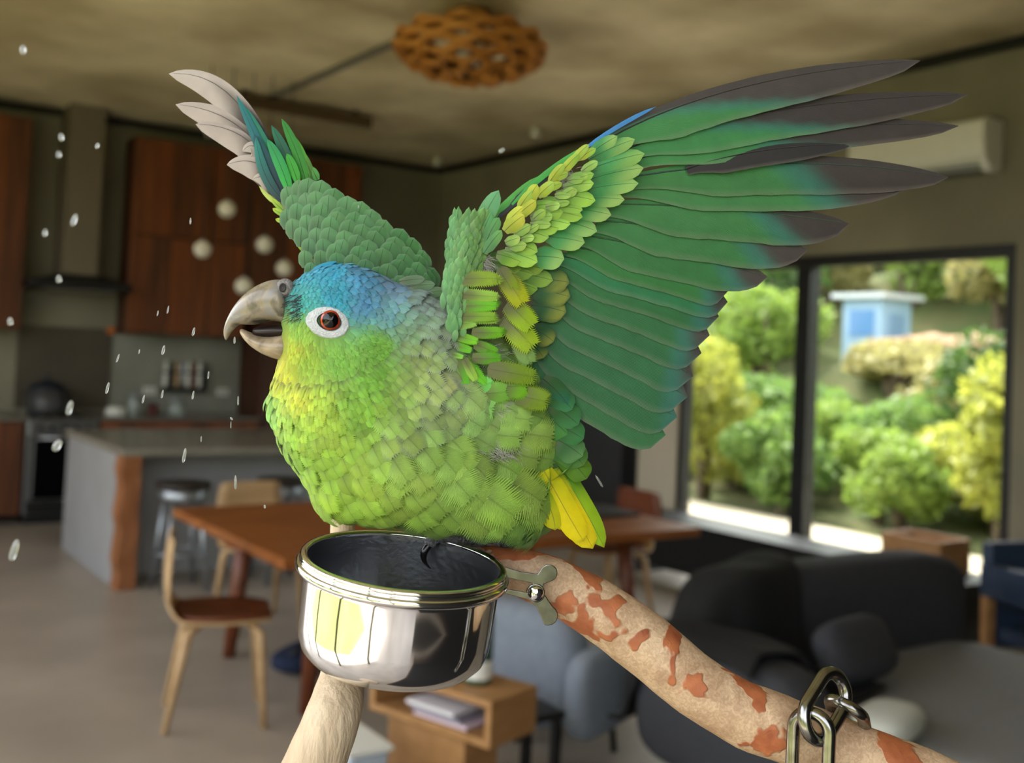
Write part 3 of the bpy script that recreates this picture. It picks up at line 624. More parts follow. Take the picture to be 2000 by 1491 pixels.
# ------------------------------------------------------------------ the parrot
TO = -CF                                            # towards the viewer
def feather_material(name='feather', rough=.55, bump=.35, nb=46.0):
    m = bpy.data.materials.new(name); m.use_nodes = True; n = m.node_tree; b = n.nodes['Principled BSDF']; L = n.links.new
    at = n.nodes.new('ShaderNodeAttribute'); at.attribute_name = 'Col'
    uv = n.nodes.new('ShaderNodeUVMap'); sx = n.nodes.new('ShaderNodeSeparateXYZ'); L(uv.outputs[0], sx.inputs[0])
    def math_(op, a, b_=None, v=None):
        q = n.nodes.new('ShaderNodeMath'); q.operation = op
        for i, s in enumerate((a, b_)):
            if s is None: continue
            if isinstance(s, (int, float)): q.inputs[i].default_value = s
            else: L(s, q.inputs[i])
        return q.outputs[0]
    au = math_('ABSOLUTE', sx.outputs['X'])                       # 0 at the shaft, 1 at the edge
    ph = math_('SUBTRACT', math_('MULTIPLY', sx.outputs['Y'], nb), math_('MULTIPLY', au, nb*.22))
    nz = n.nodes.new('ShaderNodeTexNoise'); nz.inputs['Scale'].default_value = 900; tc = n.nodes.new('ShaderNodeTexCoord'); L(tc.outputs['Object'], nz.inputs['Vector'])
    sn = math_('SINE', math_('MULTIPLY', math_('ADD', ph, math_('MULTIPLY', nz.outputs[0], .7)), 2*PI))
    sh = math_('LESS_THAN', au, .045)                             # the dark shaft line
    k = math_('SUBTRACT', math_('ADD', .95, math_('MULTIPLY', sn, .05)), math_('MULTIPLY', sh, .2))
    n2 = n.nodes.new('ShaderNodeTexNoise'); n2.inputs['Scale'].default_value = 110; n2.inputs['Detail'].default_value = 4; L(tc.outputs['Object'], n2.inputs['Vector'])
    k = math_('MULTIPLY', k, math_('ADD', .80, math_('MULTIPLY', n2.outputs[0], .40)))
    mu = n.nodes.new('ShaderNodeVectorMath'); mu.operation = 'SCALE'; L(at.outputs['Color'], mu.inputs[0]); L(k, mu.inputs['Scale'])
    L(mu.outputs[0], b.inputs['Base Color']); b.inputs['Roughness'].default_value = rough
    b.inputs['Specular IOR Level'].default_value = .35; b.inputs['Sheen Weight'].default_value = .12
    bp = n.nodes.new('ShaderNodeBump'); bp.inputs['Strength'].default_value = bump; bp.inputs['Distance'].default_value = .0004
    L(sn, bp.inputs['Height']); L(bp.outputs[0], b.inputs['Normal'])
    tr = n.nodes.new('ShaderNodeBsdfTranslucent'); mx = n.nodes.new('ShaderNodeMixShader'); mx.inputs[0].default_value = .18
    L(mu.outputs[0], tr.inputs[0]); L(b.outputs[0], mx.inputs[1]); L(tr.outputs[0], mx.inputs[2]); L(mx.outputs[0], n.nodes['Material Output'].inputs[0])
    return m
M_FE = feather_material()
M_FEF = feather_material('flight_feather', .5, .25, 90.0)
rf = random.Random(5)

def vane(mb, p0, p1, p2, W, n, colf, share=.5, tipp=2.2, t0=.6, nv=14, nu=6, camber=.12, base=.35, curl=0.0, shaft=0.0, ragged=0.0):
    """one feather: shaft p0-p1-p2 (bezier), width W (m), outward normal n; share = part of W on the side dir x n."""
    L_ = (p2 - p0).length; vs = []; cs = []; us = []; fs = []
    for i in range(nv + 1):
        t = i / nv; p = bez(p0, p1, p2, t); tg = (bez(p0, p1, p2, min(1, t+.01)) - bez(p0, p1, p2, max(0, t-.01))).normalized()
        s = tg.cross(n).normalized(); nn = s.cross(tg).normalized()
        prof = base + (1-base)*sstep(0, .3, t)
        if t > t0: prof *= max(.0, 1 - ((t-t0)/(1-t0))**tipp)**.62
        prof = max(prof, .015)
        for j in range(nu + 1):
            u = -1 + 2*j/nu; hw = W*(share if u > 0 else 1-share)*prof
            if ragged and abs(u) > .9: hw *= 1 + ragged*rf.uniform(-1, 1)
            q = p + s*(u*hw) - nn*(camber*hw*u*u) + n*(curl*L_*t*t)
            vs.append(q); cs.append(colf(t, u)); us.append((u, t))
    m = nu + 1
    for i in range(nv):
        for j in range(nu): fs.append((i*m+j, i*m+j+1, (i+1)*m+j+1, (i+1)*m+j))
    mb.add(vs, fs, cs, us)
    if shaft:
        o = len(mb.v); vs = []; fs = []; cs = []; N = 10
        c = colf(.5, 0); c = mix(c, (.02, .018, .015), .5)
        for i in range(N+1):
            t = i/N*.97; p = bez(p0, p1, p2, t) + n*(curl*L_*t*t); r = shaft*(1-.8*t)
            tg = (bez(p0, p1, p2, min(1, t+.01)) - p).normalized(); s = tg.cross(n).normalized()
            for a in range(4): vs.append(p + s*r*math.cos(a*PI/2) + n*r*math.sin(a*PI/2)); cs.append(c)
        for i in range(N):
            for a in range(4): fs.append((i*4+a, i*4+(a+1) % 4, (i+1)*4+(a+1) % 4, (i+1)*4+a))
        mb.add(vs, fs, cs, [(.5, .5)]*len(vs))
    return mb

def barbed(mb, p0, d, L_, W, n, c0, c1, cedge=None, nb=14, lift=.10, droop=.10, loose=.25):
    """soft contour feather: a short shaft with separate barbs whose loose ends fray at the rim."""
    s = d.cross(n).normalized(); vs = []; fs = []; cs = []; us = []; br = rf.uniform(.86, 1.10); c1 = tuple(v*br for v in c1)
    def surf(t, y):                    # t along, y across (in m)
        return p0 + d*(t*L_) + s*y + n*(L_*(lift*math.sin(min(t, 1.1)*PI*.55) - droop*t*t*t) - .35*y*y/max(W, 1e-6))
    def put(t, y, c, u): vs.append(surf(t, y)); cs.append(c); us.append((u, t)); return len(vs)-1
    for sg in (-1, 1):
        prev = None
        for i in range(nb):
            t = .05 + .83*i/(nb-1); dt = .83/(nb-1)*.62
            hw = W*.5*(math.sin(PI*min(1, .22+.62*t))**.7)*(1 + loose*.18*rf.uniform(-1, 1))
            if t > .8: hw *= .93
            sw = .30 + .55*t*t                 # sweep of the barb towards the tip
            def at(k): return t + sw*.55*(k**1.3)*hw/L_*1.25
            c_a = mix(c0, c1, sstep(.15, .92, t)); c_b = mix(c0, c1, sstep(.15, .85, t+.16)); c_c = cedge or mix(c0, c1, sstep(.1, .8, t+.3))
            k1 = .74 - loose*.5
            a0 = put(t-dt, 0, c_a, 0); a1 = put(t+dt, 0, c_a, 0)
            b0 = put(at(k1)-dt, sg*hw*k1, c_b, sg*k1); b1 = put(at(k1)+dt, sg*hw*k1, c_b, sg*k1)
            g = dt*.34
            e0 = put(at(.9)-g, sg*hw*.9, c_c, sg*.9); e1 = put(at(.9)+g, sg*hw*.9, c_c, sg*.9)
            z = put(at(1.06)+rf.uniform(-.3, .3)*dt, sg*hw*1.06, c_c, sg)
            fs += [(a0, a1, b1, b0), (b0, b1, e1, e0), (e0, e1, z)]
    for k in range(7):                      # frayed tip
        a = (k-3)/3.0; y0 = a*W*.20
        t1 = .84; b0 = put(t1-.1, y0-W*.06, c1, a*.4); b1 = put(t1-.1, y0+W*.06, c1, a*.4)
        cc = cedge or c1
        e0 = put(.96-.05*abs(a), y0*1.25-W*.03, cc, a*.5); e1 = put(.96-.05*abs(a), y0*1.25+W*.03, cc, a*.5); z = put(1.05-.06*abs(a)+rf.uniform(-.02, .02), y0*1.4, cc, a*.5)
        fs += [(b0, b1, e1, e0), (e0, e1, z)]
    mb.add(vs, fs, cs, us)
    return mb

def blade(mb, p0, d, L_, W, n, c0, c1, cedge=None, lift=.14, droop=.1):
    """small scale-like feather."""
    s = d.cross(n).normalized(); vs = []; cs = []; us = []
    for t, wd in ((0, .45), (.35, .95), (.7, 1.0), (.9, .7), (1.0, .2)):
        for u in (-1, -.45, 0, .45, 1):
            c = mix(c0, c1, t)
            if cedge and (abs(u) > .8 or t > .95): c = cedge
            y = u*W*.5*wd
            vs.append(p0 + d*(t*L_ - (abs(u)**2)*.10*L_*t) + s*y + n*(L_*(lift*math.sin(t*PI*.55) - droop*t**3) - .5*y*y/max(W, 1e-6)))
            cs.append(c); us.append((u, t))
    fs = [(i*5+j, i*5+j+1, (i+1)*5+j+1, (i+1)*5+j) for i in range(4) for j in range(4)]
    return mb.add(vs, fs, cs, us)

E0 = P(900, 1062, -55)
parrot = thing('parrot', 'bright green parrot with blue crown spreading its wings on the branch', 'parrot', E0)

# --- one continuous body: ellipsoids -> voxel remesh -> smooth
bm_ = MB()
def ell(px, py, z, rx, ry, rz, rot=0):
    c = P(px, py, z); a = math.radians(rot)
    ex = (CR*math.cos(a) - CU*math.sin(a)); ey = (CU*math.cos(a) + CR*math.sin(a))
    R = Matrix((ex, ey, TO)).transposed()
    bm_.ball(c, (rx*PX, ry*PX, rz*PX), 28, 18, R)
for q in ((676, 622, 0, 130, 107, 90, 12), (640, 678, 0, 95, 90, 80, 0), (740, 700, 0, 150, 132, 108, 30), (800, 630, -5, 90, 72, 84, 20), (835, 700, 0, 110, 120, 100, 0), (850, 770, 0, 130, 120, 112, 0), (700, 815, 0, 160, 140, 126, 0), (790, 885, -5, 212, 134, 136, 18),
          (900, 938, -10, 156, 90, 120, 12), (940, 800, -15, 132, 172, 96, -8), (1015, 850, -30, 84, 100, 74, -20), (562, 785, 0, 40, 48, 54, 0), (596, 735, 0, 58, 60, 64, 0), (690, 925, 0, 92, 84, 96, 0), (800, 952, 0, 150, 66, 104, 0), (985, 985, -15, 72, 62, 84, 0)):
    ell(*q)
tmp = bm_.build('body', None, origin=E0)
md = tmp.modifiers.new('r', 'REMESH'); md.mode = 'VOXEL'; md.voxel_size = 7*PX
md = tmp.modifiers.new('s', 'SMOOTH'); md.factor = .7; md.iterations = 26
dg = bpy.context.evaluated_depsgraph_get(); bme = bpy.data.meshes.new_from_object(tmp.evaluated_get(dg)); bpy.data.objects.remove(tmp)
body = bpy.data.objects.new('body', bme); COL.objects.link(body); body.parent = parrot
bme.polygons.foreach_set('use_smooth', [True]*len(bme.polygons))
bme.materials.clear()
BV = BVHTree.FromPolygons([v.co + E0 for v in bme.vertices], [tuple(p.vertices) for p in bme.polygons])

# --- plumage map: x, y, direction(deg, 0 = right, 90 = down), length, width, colour, edge colour or None
GE = (150, 152, 160)
FM = [(575, 535, -8, 20, 12, (40, 170, 190), None), (620, 520, -6, 24, 14, (36, 168, 205), None), (690, 545, 10, 26, 22, (72, 165, 208), (120, 160, 190)), (640, 575, 25, 22, 17, (45, 165, 190), None),
 (760, 550, 14, 30, 26, (110, 160, 190), (130, 150, 175)), (820, 580, 28, 36, 30, (128, 158, 140), GE), (585, 585, 45, 14, 8, (60, 178, 170), None), (700, 590, 18, 26, 22, (82, 162, 200), (110, 150, 190)),
 (745, 610, 22, 28, 24, (104, 172, 176), (130, 165, 175)), (770, 640, 25, 32, 26, (128, 178, 130), (150, 165, 150)), (585, 640, 95, 18, 9, (140, 196, 60), None), (575, 670, 100, 24, 10, (186, 206, 46), None),
 (600, 700, 85, 30, 12, (150, 196, 50), None), (560, 715, 110, 34, 14, (206, 214, 44), None), (590, 760, 88, 34, 14, (192, 208, 50), None), (650, 690, 60, 26, 11, (118, 186, 60), None), (720, 670, 22, 30, 12, (112, 182, 56), None),
 (710, 720, 40, 34, 14, (116, 182, 56), None), (800, 690, 40, 40, 34, (150, 182, 90), GE), (860, 640, 60, 46, 40, (122, 152, 112), GE), (850, 720, 52, 54, 46, (156, 182, 104), GE), (770, 740, 45, 46, 38, (144, 186, 76), (150, 160, 140)),
 (690, 780, 66, 44, 26, (132, 190, 56), None), (630, 790, 85, 42, 22, (160, 200, 56), None), (580, 800, 90, 38, 20, (158, 205, 60), None), (530, 780, 112, 40, 26, (140, 206, 90), None), (555, 860, 85, 50, 34, (146, 206, 56), None),
 (640, 860, 70, 56, 40, (150, 200, 56), None), (760, 820, 55, 56, 50, (150, 186, 84), (150, 160, 140)), (840, 790, 50, 62, 60, (140, 176, 96), (140, 160, 130)), (690, 930, 68, 78, 62, (152, 198, 54), None), (620, 950, 82, 66, 46, (156, 204, 50), None),
 (780, 890, 55, 76, 70, (150, 192, 70), None), (860, 880, 45, 84, 84, (140, 184, 72), None), (900, 780, 30, 80, 80, (136, 184, 96), None), (950, 830, 8, 92, 80, (146, 194, 78), None), (1010, 850, 4, 92, 84, (142, 188, 66), None), (800, 980, 62, 92, 78, (142, 188, 60), None),
 (700, 1010, 76, 70, 52, (158, 198, 60), None), (900, 950, 42, 104, 104, (138, 184, 62), None), (980, 930, 28, 110, 110, (132, 178, 58), None), (1050, 950, 30, 104, 104, (116, 168, 46), None), (1000, 1020, 48, 96, 90, (106, 164, 62), None), (900, 1030, 66, 84, 60, (96, 158, 74), None),
 (820, 1030, 74, 74, 50, (140, 184, 70), None), (1060, 870, 40, 80, 70, (72, 132, 56), None), (1100, 840, 70, 74, 60, (56, 124, 66), None), (1110, 900, 75, 70, 56, (70, 126, 54), None), (1040, 780, 40, 70, 60, (88, 140, 40), None), (960, 700, 30, 60, 46, (110, 160, 50), None), (900, 680, 55, 48, 40, (126, 160, 100), GE)]
def fmap(x, y):
    ws = []; tot = 0
    for f in FM:
        w_ = 1.0/(((x-f[0])**2 + (y-f[1])**2) + 60)**1.7; ws.append(w_); tot += w_
    dx = sum(w_*math.cos(math.radians(f[2])) for w_, f in zip(ws, FM)); dy = sum(w_*math.sin(math.radians(f[2])) for w_, f in zip(ws, FM))
    L_ = sum(w_*f[3] for w_, f in zip(ws, FM))/tot; W = sum(w_*f[4] for w_, f in zip(ws, FM))/tot
    c = tuple(sum(w_*f[5][k] for w_, f in zip(ws, FM))/tot*.98 + (14, 6, 14)[k] for k in range(3))
    e = sum(w_ for w_, f in zip(ws, FM) if f[6])/tot
    if e > .5:
        ec = tuple(sum(w_*f[6][k] for w_, f in zip(ws, FM) if f[6])/(e*tot) for k in range(3))
    else: ec = None
    return math.atan2(dy, dx), L_, W, c, ec
_at = bme.color_attributes.new('Col', 'FLOAT_COLOR', 'POINT'); _cl = []
for v in bme.vertices:
    c_ = lin(tuple(q*.86 for q in fmap(*pix(v.co + E0))[3])); _cl += [c_[0], c_[1], c_[2], 1.0]
_at.data.foreach_set('color', _cl)
bme.materials.append(M_FE)
def near_poly(x, y, cx, cy, rx, ry, rot=0):
    a = math.radians(rot); dx, dy = x-cx, y-cy; u = dx*math.cos(a)+dy*math.sin(a); v = -dx*math.sin(a)+dy*math.cos(a)
    return (u/rx)**2 + (v/ry)**2 < 1
SKIP = lambda x, y: near_poly(x, y, 641, 630, 38, 28, 12) or (x < 570 and 545 < y < 700 and x < 566)
pts = []; grid = {}
def try_pt(x, y, r):
    g = (int(x//40), int(y//40))
    for a in range(-2, 3):
        for b in range(-2, 3):
            for q in grid.get((g[0]+a, g[1]+b), ()):
                if (q[0]-x)**2+(q[1]-y)**2 < min(r, q[2])**2: return False
    grid.setdefault(g, []).append((x, y, r)); return True
small = MB(); big = []; far_side = MB()
cand = [(rf.uniform(490, 1170), rf.uniform(490, 1100)) for _ in range(60000)]
for x, y in cand:
    if SKIP(x, y): continue
    h = BV.ray_cast(CAM, (P(x, y) - CAM).normalized())
    if h[0] is None: continue
    a, L_, W, c, ec = fmap(x, y)
    r = max(4.6, (.40 if ec else .27 if L_ < 32 else .35)*min(L_, W*1.25))
    if not try_pt(x, y, r): continue
    pts.append((x, y, h[0], h[1], a, L_, W, c, ec))
YB = [(600, 960), (650, 1026), (700, 1042), (850, 1044), (960, 1040), (1000, 1068), (1040, 1058), (1070, 1020), (1090, 960), (1150, 940)]
def ybot(x):
    if x <= YB[0][0]: return 1e4
    for (a, b), (c, d) in zip(YB, YB[1:]):
        if x <= c: return b + (d-b)*(x-a)/(c-a)
    return 940
def place(mb, hp, n, dirw, L_, W, c, ec, kind):
    d = (dirw - n*dirw.dot(n)).normalized()
    j = rf.uniform(-.09, .09); jb = rf.uniform(-.08, .08); cj = tuple(max(0, min(255, v*(1+jb+rf.uniform(-.025, .025)))) for v in c)
    c1 = lin(cj); c0 = mix(lin((66, 74, 48)), c1, .26 if kind == 'b' else .6); e = lin(ec) if ec else None  # darker feather bases, deepened further to paint shade between the feathers
    L_ *= PX*rf.uniform(.9, 1.12); W *= PX*rf.uniform(.9, 1.1)
    d = (d + n.cross(d)*j).normalized(); p0 = hp - n*(1.5*PX)
    nl, nn_, _, _ = BV.find_nearest(hp + d*L_)
    d2 = nl + nn_*(.06*L_) - p0
    if d2.length > .45*L_:
        d = (d*.35 + d2.normalized()*.65).normalized(); n = (n + nn_*.8).normalized(); n = (n - d*n.dot(d)).normalized()
    tx, ty = pix(p0 + d*L_); yb = ybot(tx) + rf.uniform(-9, 9)
    if ty > yb: L_ *= max(.45, 1 - (ty-yb)/max(8, ty - pix(p0)[1]))
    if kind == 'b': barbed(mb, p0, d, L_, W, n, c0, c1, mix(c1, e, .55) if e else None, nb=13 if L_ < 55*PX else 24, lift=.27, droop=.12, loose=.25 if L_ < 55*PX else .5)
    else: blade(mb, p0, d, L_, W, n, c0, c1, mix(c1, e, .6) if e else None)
pts.sort(key=lambda q: -q[5])
nbig = 0
for q in pts:
    x, y, hp, n, a, L_, W, c, ec = q
    dirw = CR*math.cos(a) - CU*math.sin(a)
    if L_ >= 37 and nbig < 295:
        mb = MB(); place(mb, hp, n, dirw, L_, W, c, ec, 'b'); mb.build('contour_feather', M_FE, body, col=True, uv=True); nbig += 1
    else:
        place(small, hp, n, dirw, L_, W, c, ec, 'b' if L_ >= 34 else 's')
o = small.build('small_feathers', M_FE, body, col=True, uv=True); o['kind'] = 'stuff'
print('feathers', len(pts), nbig)
# the side turned away
for p in bme.polygons:
    n = p.normal; c_ = p.center + E0
    if n.dot((CAM - c_).normalized()) < .05 and rf.random() < .10:
        x, y = pix(c_); a, L_, W, c, ec = fmap(x, y)
        place(far_side, c_, n, CR*math.cos(a) - CU*math.sin(a), max(L_, 30), max(W, 22), c, None, 's')
o = far_side.build('small_feathers', M_FE, body, col=True, uv=True); o['kind'] = 'stuff'

# --- head: beak, cere, eye
def loft(pairs, m, name, parent, n=18, sharp=1.0):
    rings = []
    for (tx, ty), (bx_, by), hz in pairs:
        a = P(tx, ty); b = P(bx_, by); c = (a+b)/2; e = (a-b)/2
        rings.append([c + e*(math.copysign(abs(math.cos(2*PI*k/n))**sharp, math.cos(2*PI*k/n))) + TO*(hz*PX*math.copysign(abs(math.sin(2*PI*k/n))**.85, math.sin(2*PI*k/n))) for k in range(n)])
    return MB().rings(rings).build(name, m, parent, sub=1)
def horn(name, cols, rough=.24):
    m = bpy.data.materials.new(name); m.use_nodes = True; n = m.node_tree; b = n.nodes['Principled BSDF']; L = n.links.new
    tc = n.nodes.new('ShaderNodeTexCoord'); mp = n.nodes.new('ShaderNodeMapping'); mp.inputs['Scale'].default_value = (1, 1, 1); L(tc.outputs['Object'], mp.inputs[0])
    t = n.nodes.new('ShaderNodeTexNoise'); t.inputs['Scale'].default_value = 85; t.inputs['Detail'].default_value = 6; t.inputs['Distortion'].default_value = .5; L(mp.outputs[0], t.inputs['Vector'])
    r = n.nodes.new('ShaderNodeValToRGB'); L(t.outputs[0], r.inputs[0]); e = r.color_ramp.elements
    e[0].position = .30; e[0].color = (*lin(cols[0]), 1); e[1].position = .72; e[1].color = (*lin(cols[-1]), 1)
    for i, c in enumerate(cols[1:-1]): q = e.new(.30+.42*(i+1)/(len(cols)-1)); q.color = (*lin(c), 1)
    L(r.outputs[0], b.inputs['Base Color']); b.inputs['Roughness'].default_value = rough; b.inputs['Subsurface Weight'].default_value = .1; b.inputs['Subsurface Radius'].default_value = (.004, .003, .002)
    bp = n.nodes.new('ShaderNodeBump'); bp.inputs['Strength'].default_value = .3; bp.inputs['Distance'].default_value = .0008; L(t.outputs[0], bp.inputs['Height']); L(bp.outputs[0], b.inputs['Normal'])
    return m
M_beak = horn('beak_horn', [(50, 46, 42), (104, 96, 84), (140, 128, 108), (130, 128, 128), (170, 152, 124)])
M_beak2 = horn('beak_horn_lower', [(104, 90, 72), (144, 128, 106), (170, 152, 126), (136, 128, 114)])
upper = loft([((562, 548), (572, 640), 46), ((545, 544), (560, 634), 50), ((525, 547), (543, 628), 47), ((503, 556), (524, 628), 42), ((484, 568), (508, 634), 36), ((466, 586), (492, 636), 30), ((452, 605), (478, 634), 23), ((441, 628), (466, 634), 16), ((436, 646), (457, 644), 10), ((437, 656), (448, 655), 6), ((440, 665), (443, 665), 2)], M_beak, 'upper_beak', parrot)
lower = loft([((568, 650), (580, 700), 42), ((556, 650), (560, 706), 43), ((540, 655), (540, 703), 41), ((522, 656), (520, 695), 37), ((505, 655), (503, 686), 33), ((490, 650), (487, 674), 27), ((479, 645), (475, 660), 20), ((470, 641), (468, 648), 12)], M_beak2, 'lower_beak', parrot)
loft([((574, 632), (578, 660), 30), ((545, 632), (548, 660), 32), ((515, 636), (515, 660), 27), ((492, 640), (492, 656), 18)], mat('mouth_dark', (26, 14, 12), .35), 'mouth_lining', parrot)
tg_ = loft([((572, 640), (572, 660), 16), ((545, 640), (545, 660), 17), ((522, 644), (522, 660), 14), ((508, 650), (508, 658), 6)], mat('tongue', (40, 30, 30), .3, c2=(90, 70, 66), scale=200), 'tongue', parrot)
# cere with nostril
cere = MB()
cr = []
for i in range(9):
    th = PI*.5*i/8; rr = math.sin(th)
    cr.append([P(555 + 19*max(rr, .02)*math.cos(2*PI*k/20) + 2, 563 + 19*max(rr, .02)*math.sin(2*PI*k/20), 26 + 18*math.cos(th)) for k in range(20)])
M_cere = mat('grey_cere', (120, 115, 116), .7, c2=(146, 140, 140), scale=420, bump=.5, bscale=900)
co = cere.rings(cr).build('cere', M_cere, parrot)
nr = MB()
nr.rings([[P(552 + r*6*math.cos(2*PI*k/16), 562 + r*7.5*math.sin(2*PI*k/16), z) for k in range(16)] for r, z in ((1.2, 41), (1.15, 45.2), (1.0, 46.2), (.85, 45.6), (.5, 45.2), (.05, 45.0))], cap=False).build('nostril', mat('nostril_dark', (22, 18, 18), .5), co)
# bristly lores
lo_ = MB()
for _ in range(90):
    x = rf.uniform(560, 592); y = rf.uniform(575, 625) if rf.random() < .7 else rf.uniform(545, 600)
    h = BV.ray_cast(CAM, (P(x, y)-CAM).normalized())
    if h[0] is None: continue
    a = math.radians(rf.uniform(130, 175)); d = (CR*math.cos(a)-CU*math.sin(a)); d = (d - h[1]*d.dot(h[1])*.6).normalized()
    lo_.tube([h[0], h[0]+d*7*PX+h[1]*4*PX, h[0]+d*15*PX+h[1]*4*PX], [.6*PX, .5*PX, .15*PX], 4, False)
o = lo_.build('bristles', mat('dark_bristle', (48, 44, 46), .7), parrot); o['kind'] = 'stuff'
# eye ring
hE = BV.ray_cast(CAM, (P(646, 626)-CAM).normalized())
ze = (D0 - (hE[0]-CAM).dot(CF))/PX
er = []
for r, z in ((1.12, -9), (1.0, 1.5), (.93, 4), (.88, 3.2), (.82, 5), (.76, 4.2), (.70, 6), (.64, 4.6), (.60, 5.2), (.57, 5), (.55, 5.6), (.54, 4.5), (.53, 0)):
    row = []
    for k in range(40):
        a = 2*PI*k/40; k2 = max(0, math.cos(a-PI*1.02)); 
        rx = 41*(1+.10*k2**6*r); ry = 31
        cx = 641 + (646-641)*(1-r); cy = 630 + (626-630)*(1-r)
        if r > .9: rx *= 1+.012*math.sin(9*a); ry *= 1+.015*math.sin(11*a)
        X = cx + rx*r*math.cos(a); Y = cy + ry*r*math.sin(a) + 4*r*math.cos(a)
        hh = BV.ray_cast(CAM, (P(X, Y)-CAM).normalized()); zz = (D0-(hh[0]-CAM).dot(CF))/PX if hh[0] else ze
        row.append(P(X, Y, zz + z))
    er.append(row)
M_ering = mat('white_eye_skin', (196, 198, 202), .6, c2=(176, 180, 186), scale=500, bump=.4, bscale=1200)
ring = MB().rings(er, cap=False).build('eye_ring', M_ering, parrot, sub=1)
MB().tube([er[-3][k % 40] + TO*PX*.6 for k in range(41)], 1.1*PX, 6, False).build('eyelid_rim', mat('dark_lid', (40, 34, 36), .5), ring)
ec_ = P(646, 626, ze - 7)
eye = MB().ball(ec_, 20.6*PX, 32, 20, Matrix((CR, CU, TO)).transposed()).build('eyeball', mat('eye_dark', (16, 10, 8), .05), parrot)
ax_e = (CR, CU, ((CAM - ec_).normalized() + CU*.02 - CR*.05).normalized())
MB().lathe([(18.8*PX, 11.8*PX), (17.0*PX, 14.3*PX), (15.0*PX, 16.5*PX)], 32, ec_, ax_e).build('iris', mat('iris_orange', (190, 62, 24), .15, c2=(120, 34, 16), scale=800), eye)
MB().lathe([(15.1*PX, 16.4*PX), (9*PX, 20.4*PX), (.1*PX, 22.4*PX)], 32, ec_, ax_e).build('pupil', mat('pupil_black', (4, 4, 5), .02), eye)
# crown tuft
for (a, b, w_, cc) in (((612, 524), (658, 511), 7, (40, 150, 185)), ((650, 524), (700, 522), 8, (50, 140, 180))):
    mb = MB(); vane(mb, P(*a, 10), P((a[0]+b[0])/2, (a[1]+b[1])/2-3, 14), P(*b, 12), w_*PX, (TO+CU*.6).normalized(), lambda t, u, cc=cc: lin(cc), nv=8, nu=4); mb.build('crown_feather', M_FE, parrot, col=True, uv=True)
# --- near wing (underside)
def zw(x, y): return 66 - .00012*max(0, x-900)**2 - .02*max(0, 560-y)
def wing_root(name, pts, rs, m):
    return MB().tube([P(*p) for p in catmull(pts, 24)], [interp(rs, k/23)*PX for k in range(24)], 12).build(name, m, parrot)
M_skin = mat('wing_skin', (96, 104, 84), .8, c2=(120, 126, 104), scale=300)
wing = wing_root('wing', [(912, 690, 40), (905, 600, 44), (915, 500, 44), (945, 430, 46), (1020, 392, 46), (1110, 322, 40), (1180, 284, 34)], [20, 18, 14, 9, 6, 5, 3], M_skin)
GRN, DRK, TEAL = (58, 138, 74), (66, 60, 58), (44, 128, 122)
def flight_col(g0, g1, tilt, gc, dc, edge=None):
    G_, D_, T_, = lin(tuple(v*.86 for v in gc)), lin(dc), lin(TEAL)
    def f(t, u):
        x = t - tilt*u                         # green reaches further on the trailing vane (u > 0)
        k = sstep(g0, g1, x); kk = 4*k*(1-k)
        c = mix(mix(G_, D_, k), T_, .45*kk)
        if edge and u > .97: c = mix(c, lin(edge), .22)
        return c
    return f
NW = [  # root, mid, tip, width, share on the lower vane, green end, tilt, green
 ((1175, 278), (1400, 145), (1797, 118), 74, .80, .24,  .40, (70, 146, 80)),
 ((1225, 290), (1470, 195), (1890, 184), 74, .78, .24,  .40, (70, 150, 84)),
 ((1240, 312), (1490, 225), (1872, 246), 66, .76, .24,  .40, (74, 150, 84)),
 ((1340, 330), (1470, 283), (1666, 282), 44, .70, -.4, .0, (60, 60, 60)),
 ((1235, 345), (1560, 292), (1852, 346), 78, .80, .46, .10, (70, 140, 76)),
 ((1215, 362), (1500, 352), (1772, 364), 70, .80, .62, .10, (72, 142, 80)),
 ((1190, 398), (1430, 400), (1658, 437), 78, .80, .60, .16, (68, 138, 76)),
 ((1165, 430), (1390, 448), (1577, 488), 76, .78, .66, .14, (64, 134, 74)),
 ((1135, 458), (1330, 490), (1499, 541), 70, .78, .74, .12, (58, 130, 70)),
 ((1110, 480), (1310, 515), (1424, 566), 64, .76, .80, .10, (56, 134, 66)),
 ((1090, 498), (1290, 540), (1421, 590), 62, .76, .80, .10, (46, 134, 82)),
 ((1075, 515), (1270, 560), (1404, 618), 64, .76, .84, .08, (50, 122, 68)),
 ((1060, 535), (1255, 585), (1386, 655), 72, .76, .80, .10, (54, 124, 72)),
 ((1050, 560), (1230, 615), (1370, 690), 74, .76, .84, .08, (54, 122, 74)),
 ((1040, 590), (1215, 650), (1354, 735), 78, .76, .86, .08, (54, 122, 76)),
 ((1030, 620), (1200, 690), (1343, 775), 80, .76, .90, .06, (52, 120, 76)),
 ((1025, 645), (1180, 735), (1322, 815), 80, .76, .96, .04, (54, 120, 74)),
 ((1025, 670), (1150, 775), (1300, 850), 70, .78, 1.1, .0, (58, 122, 74)),
]
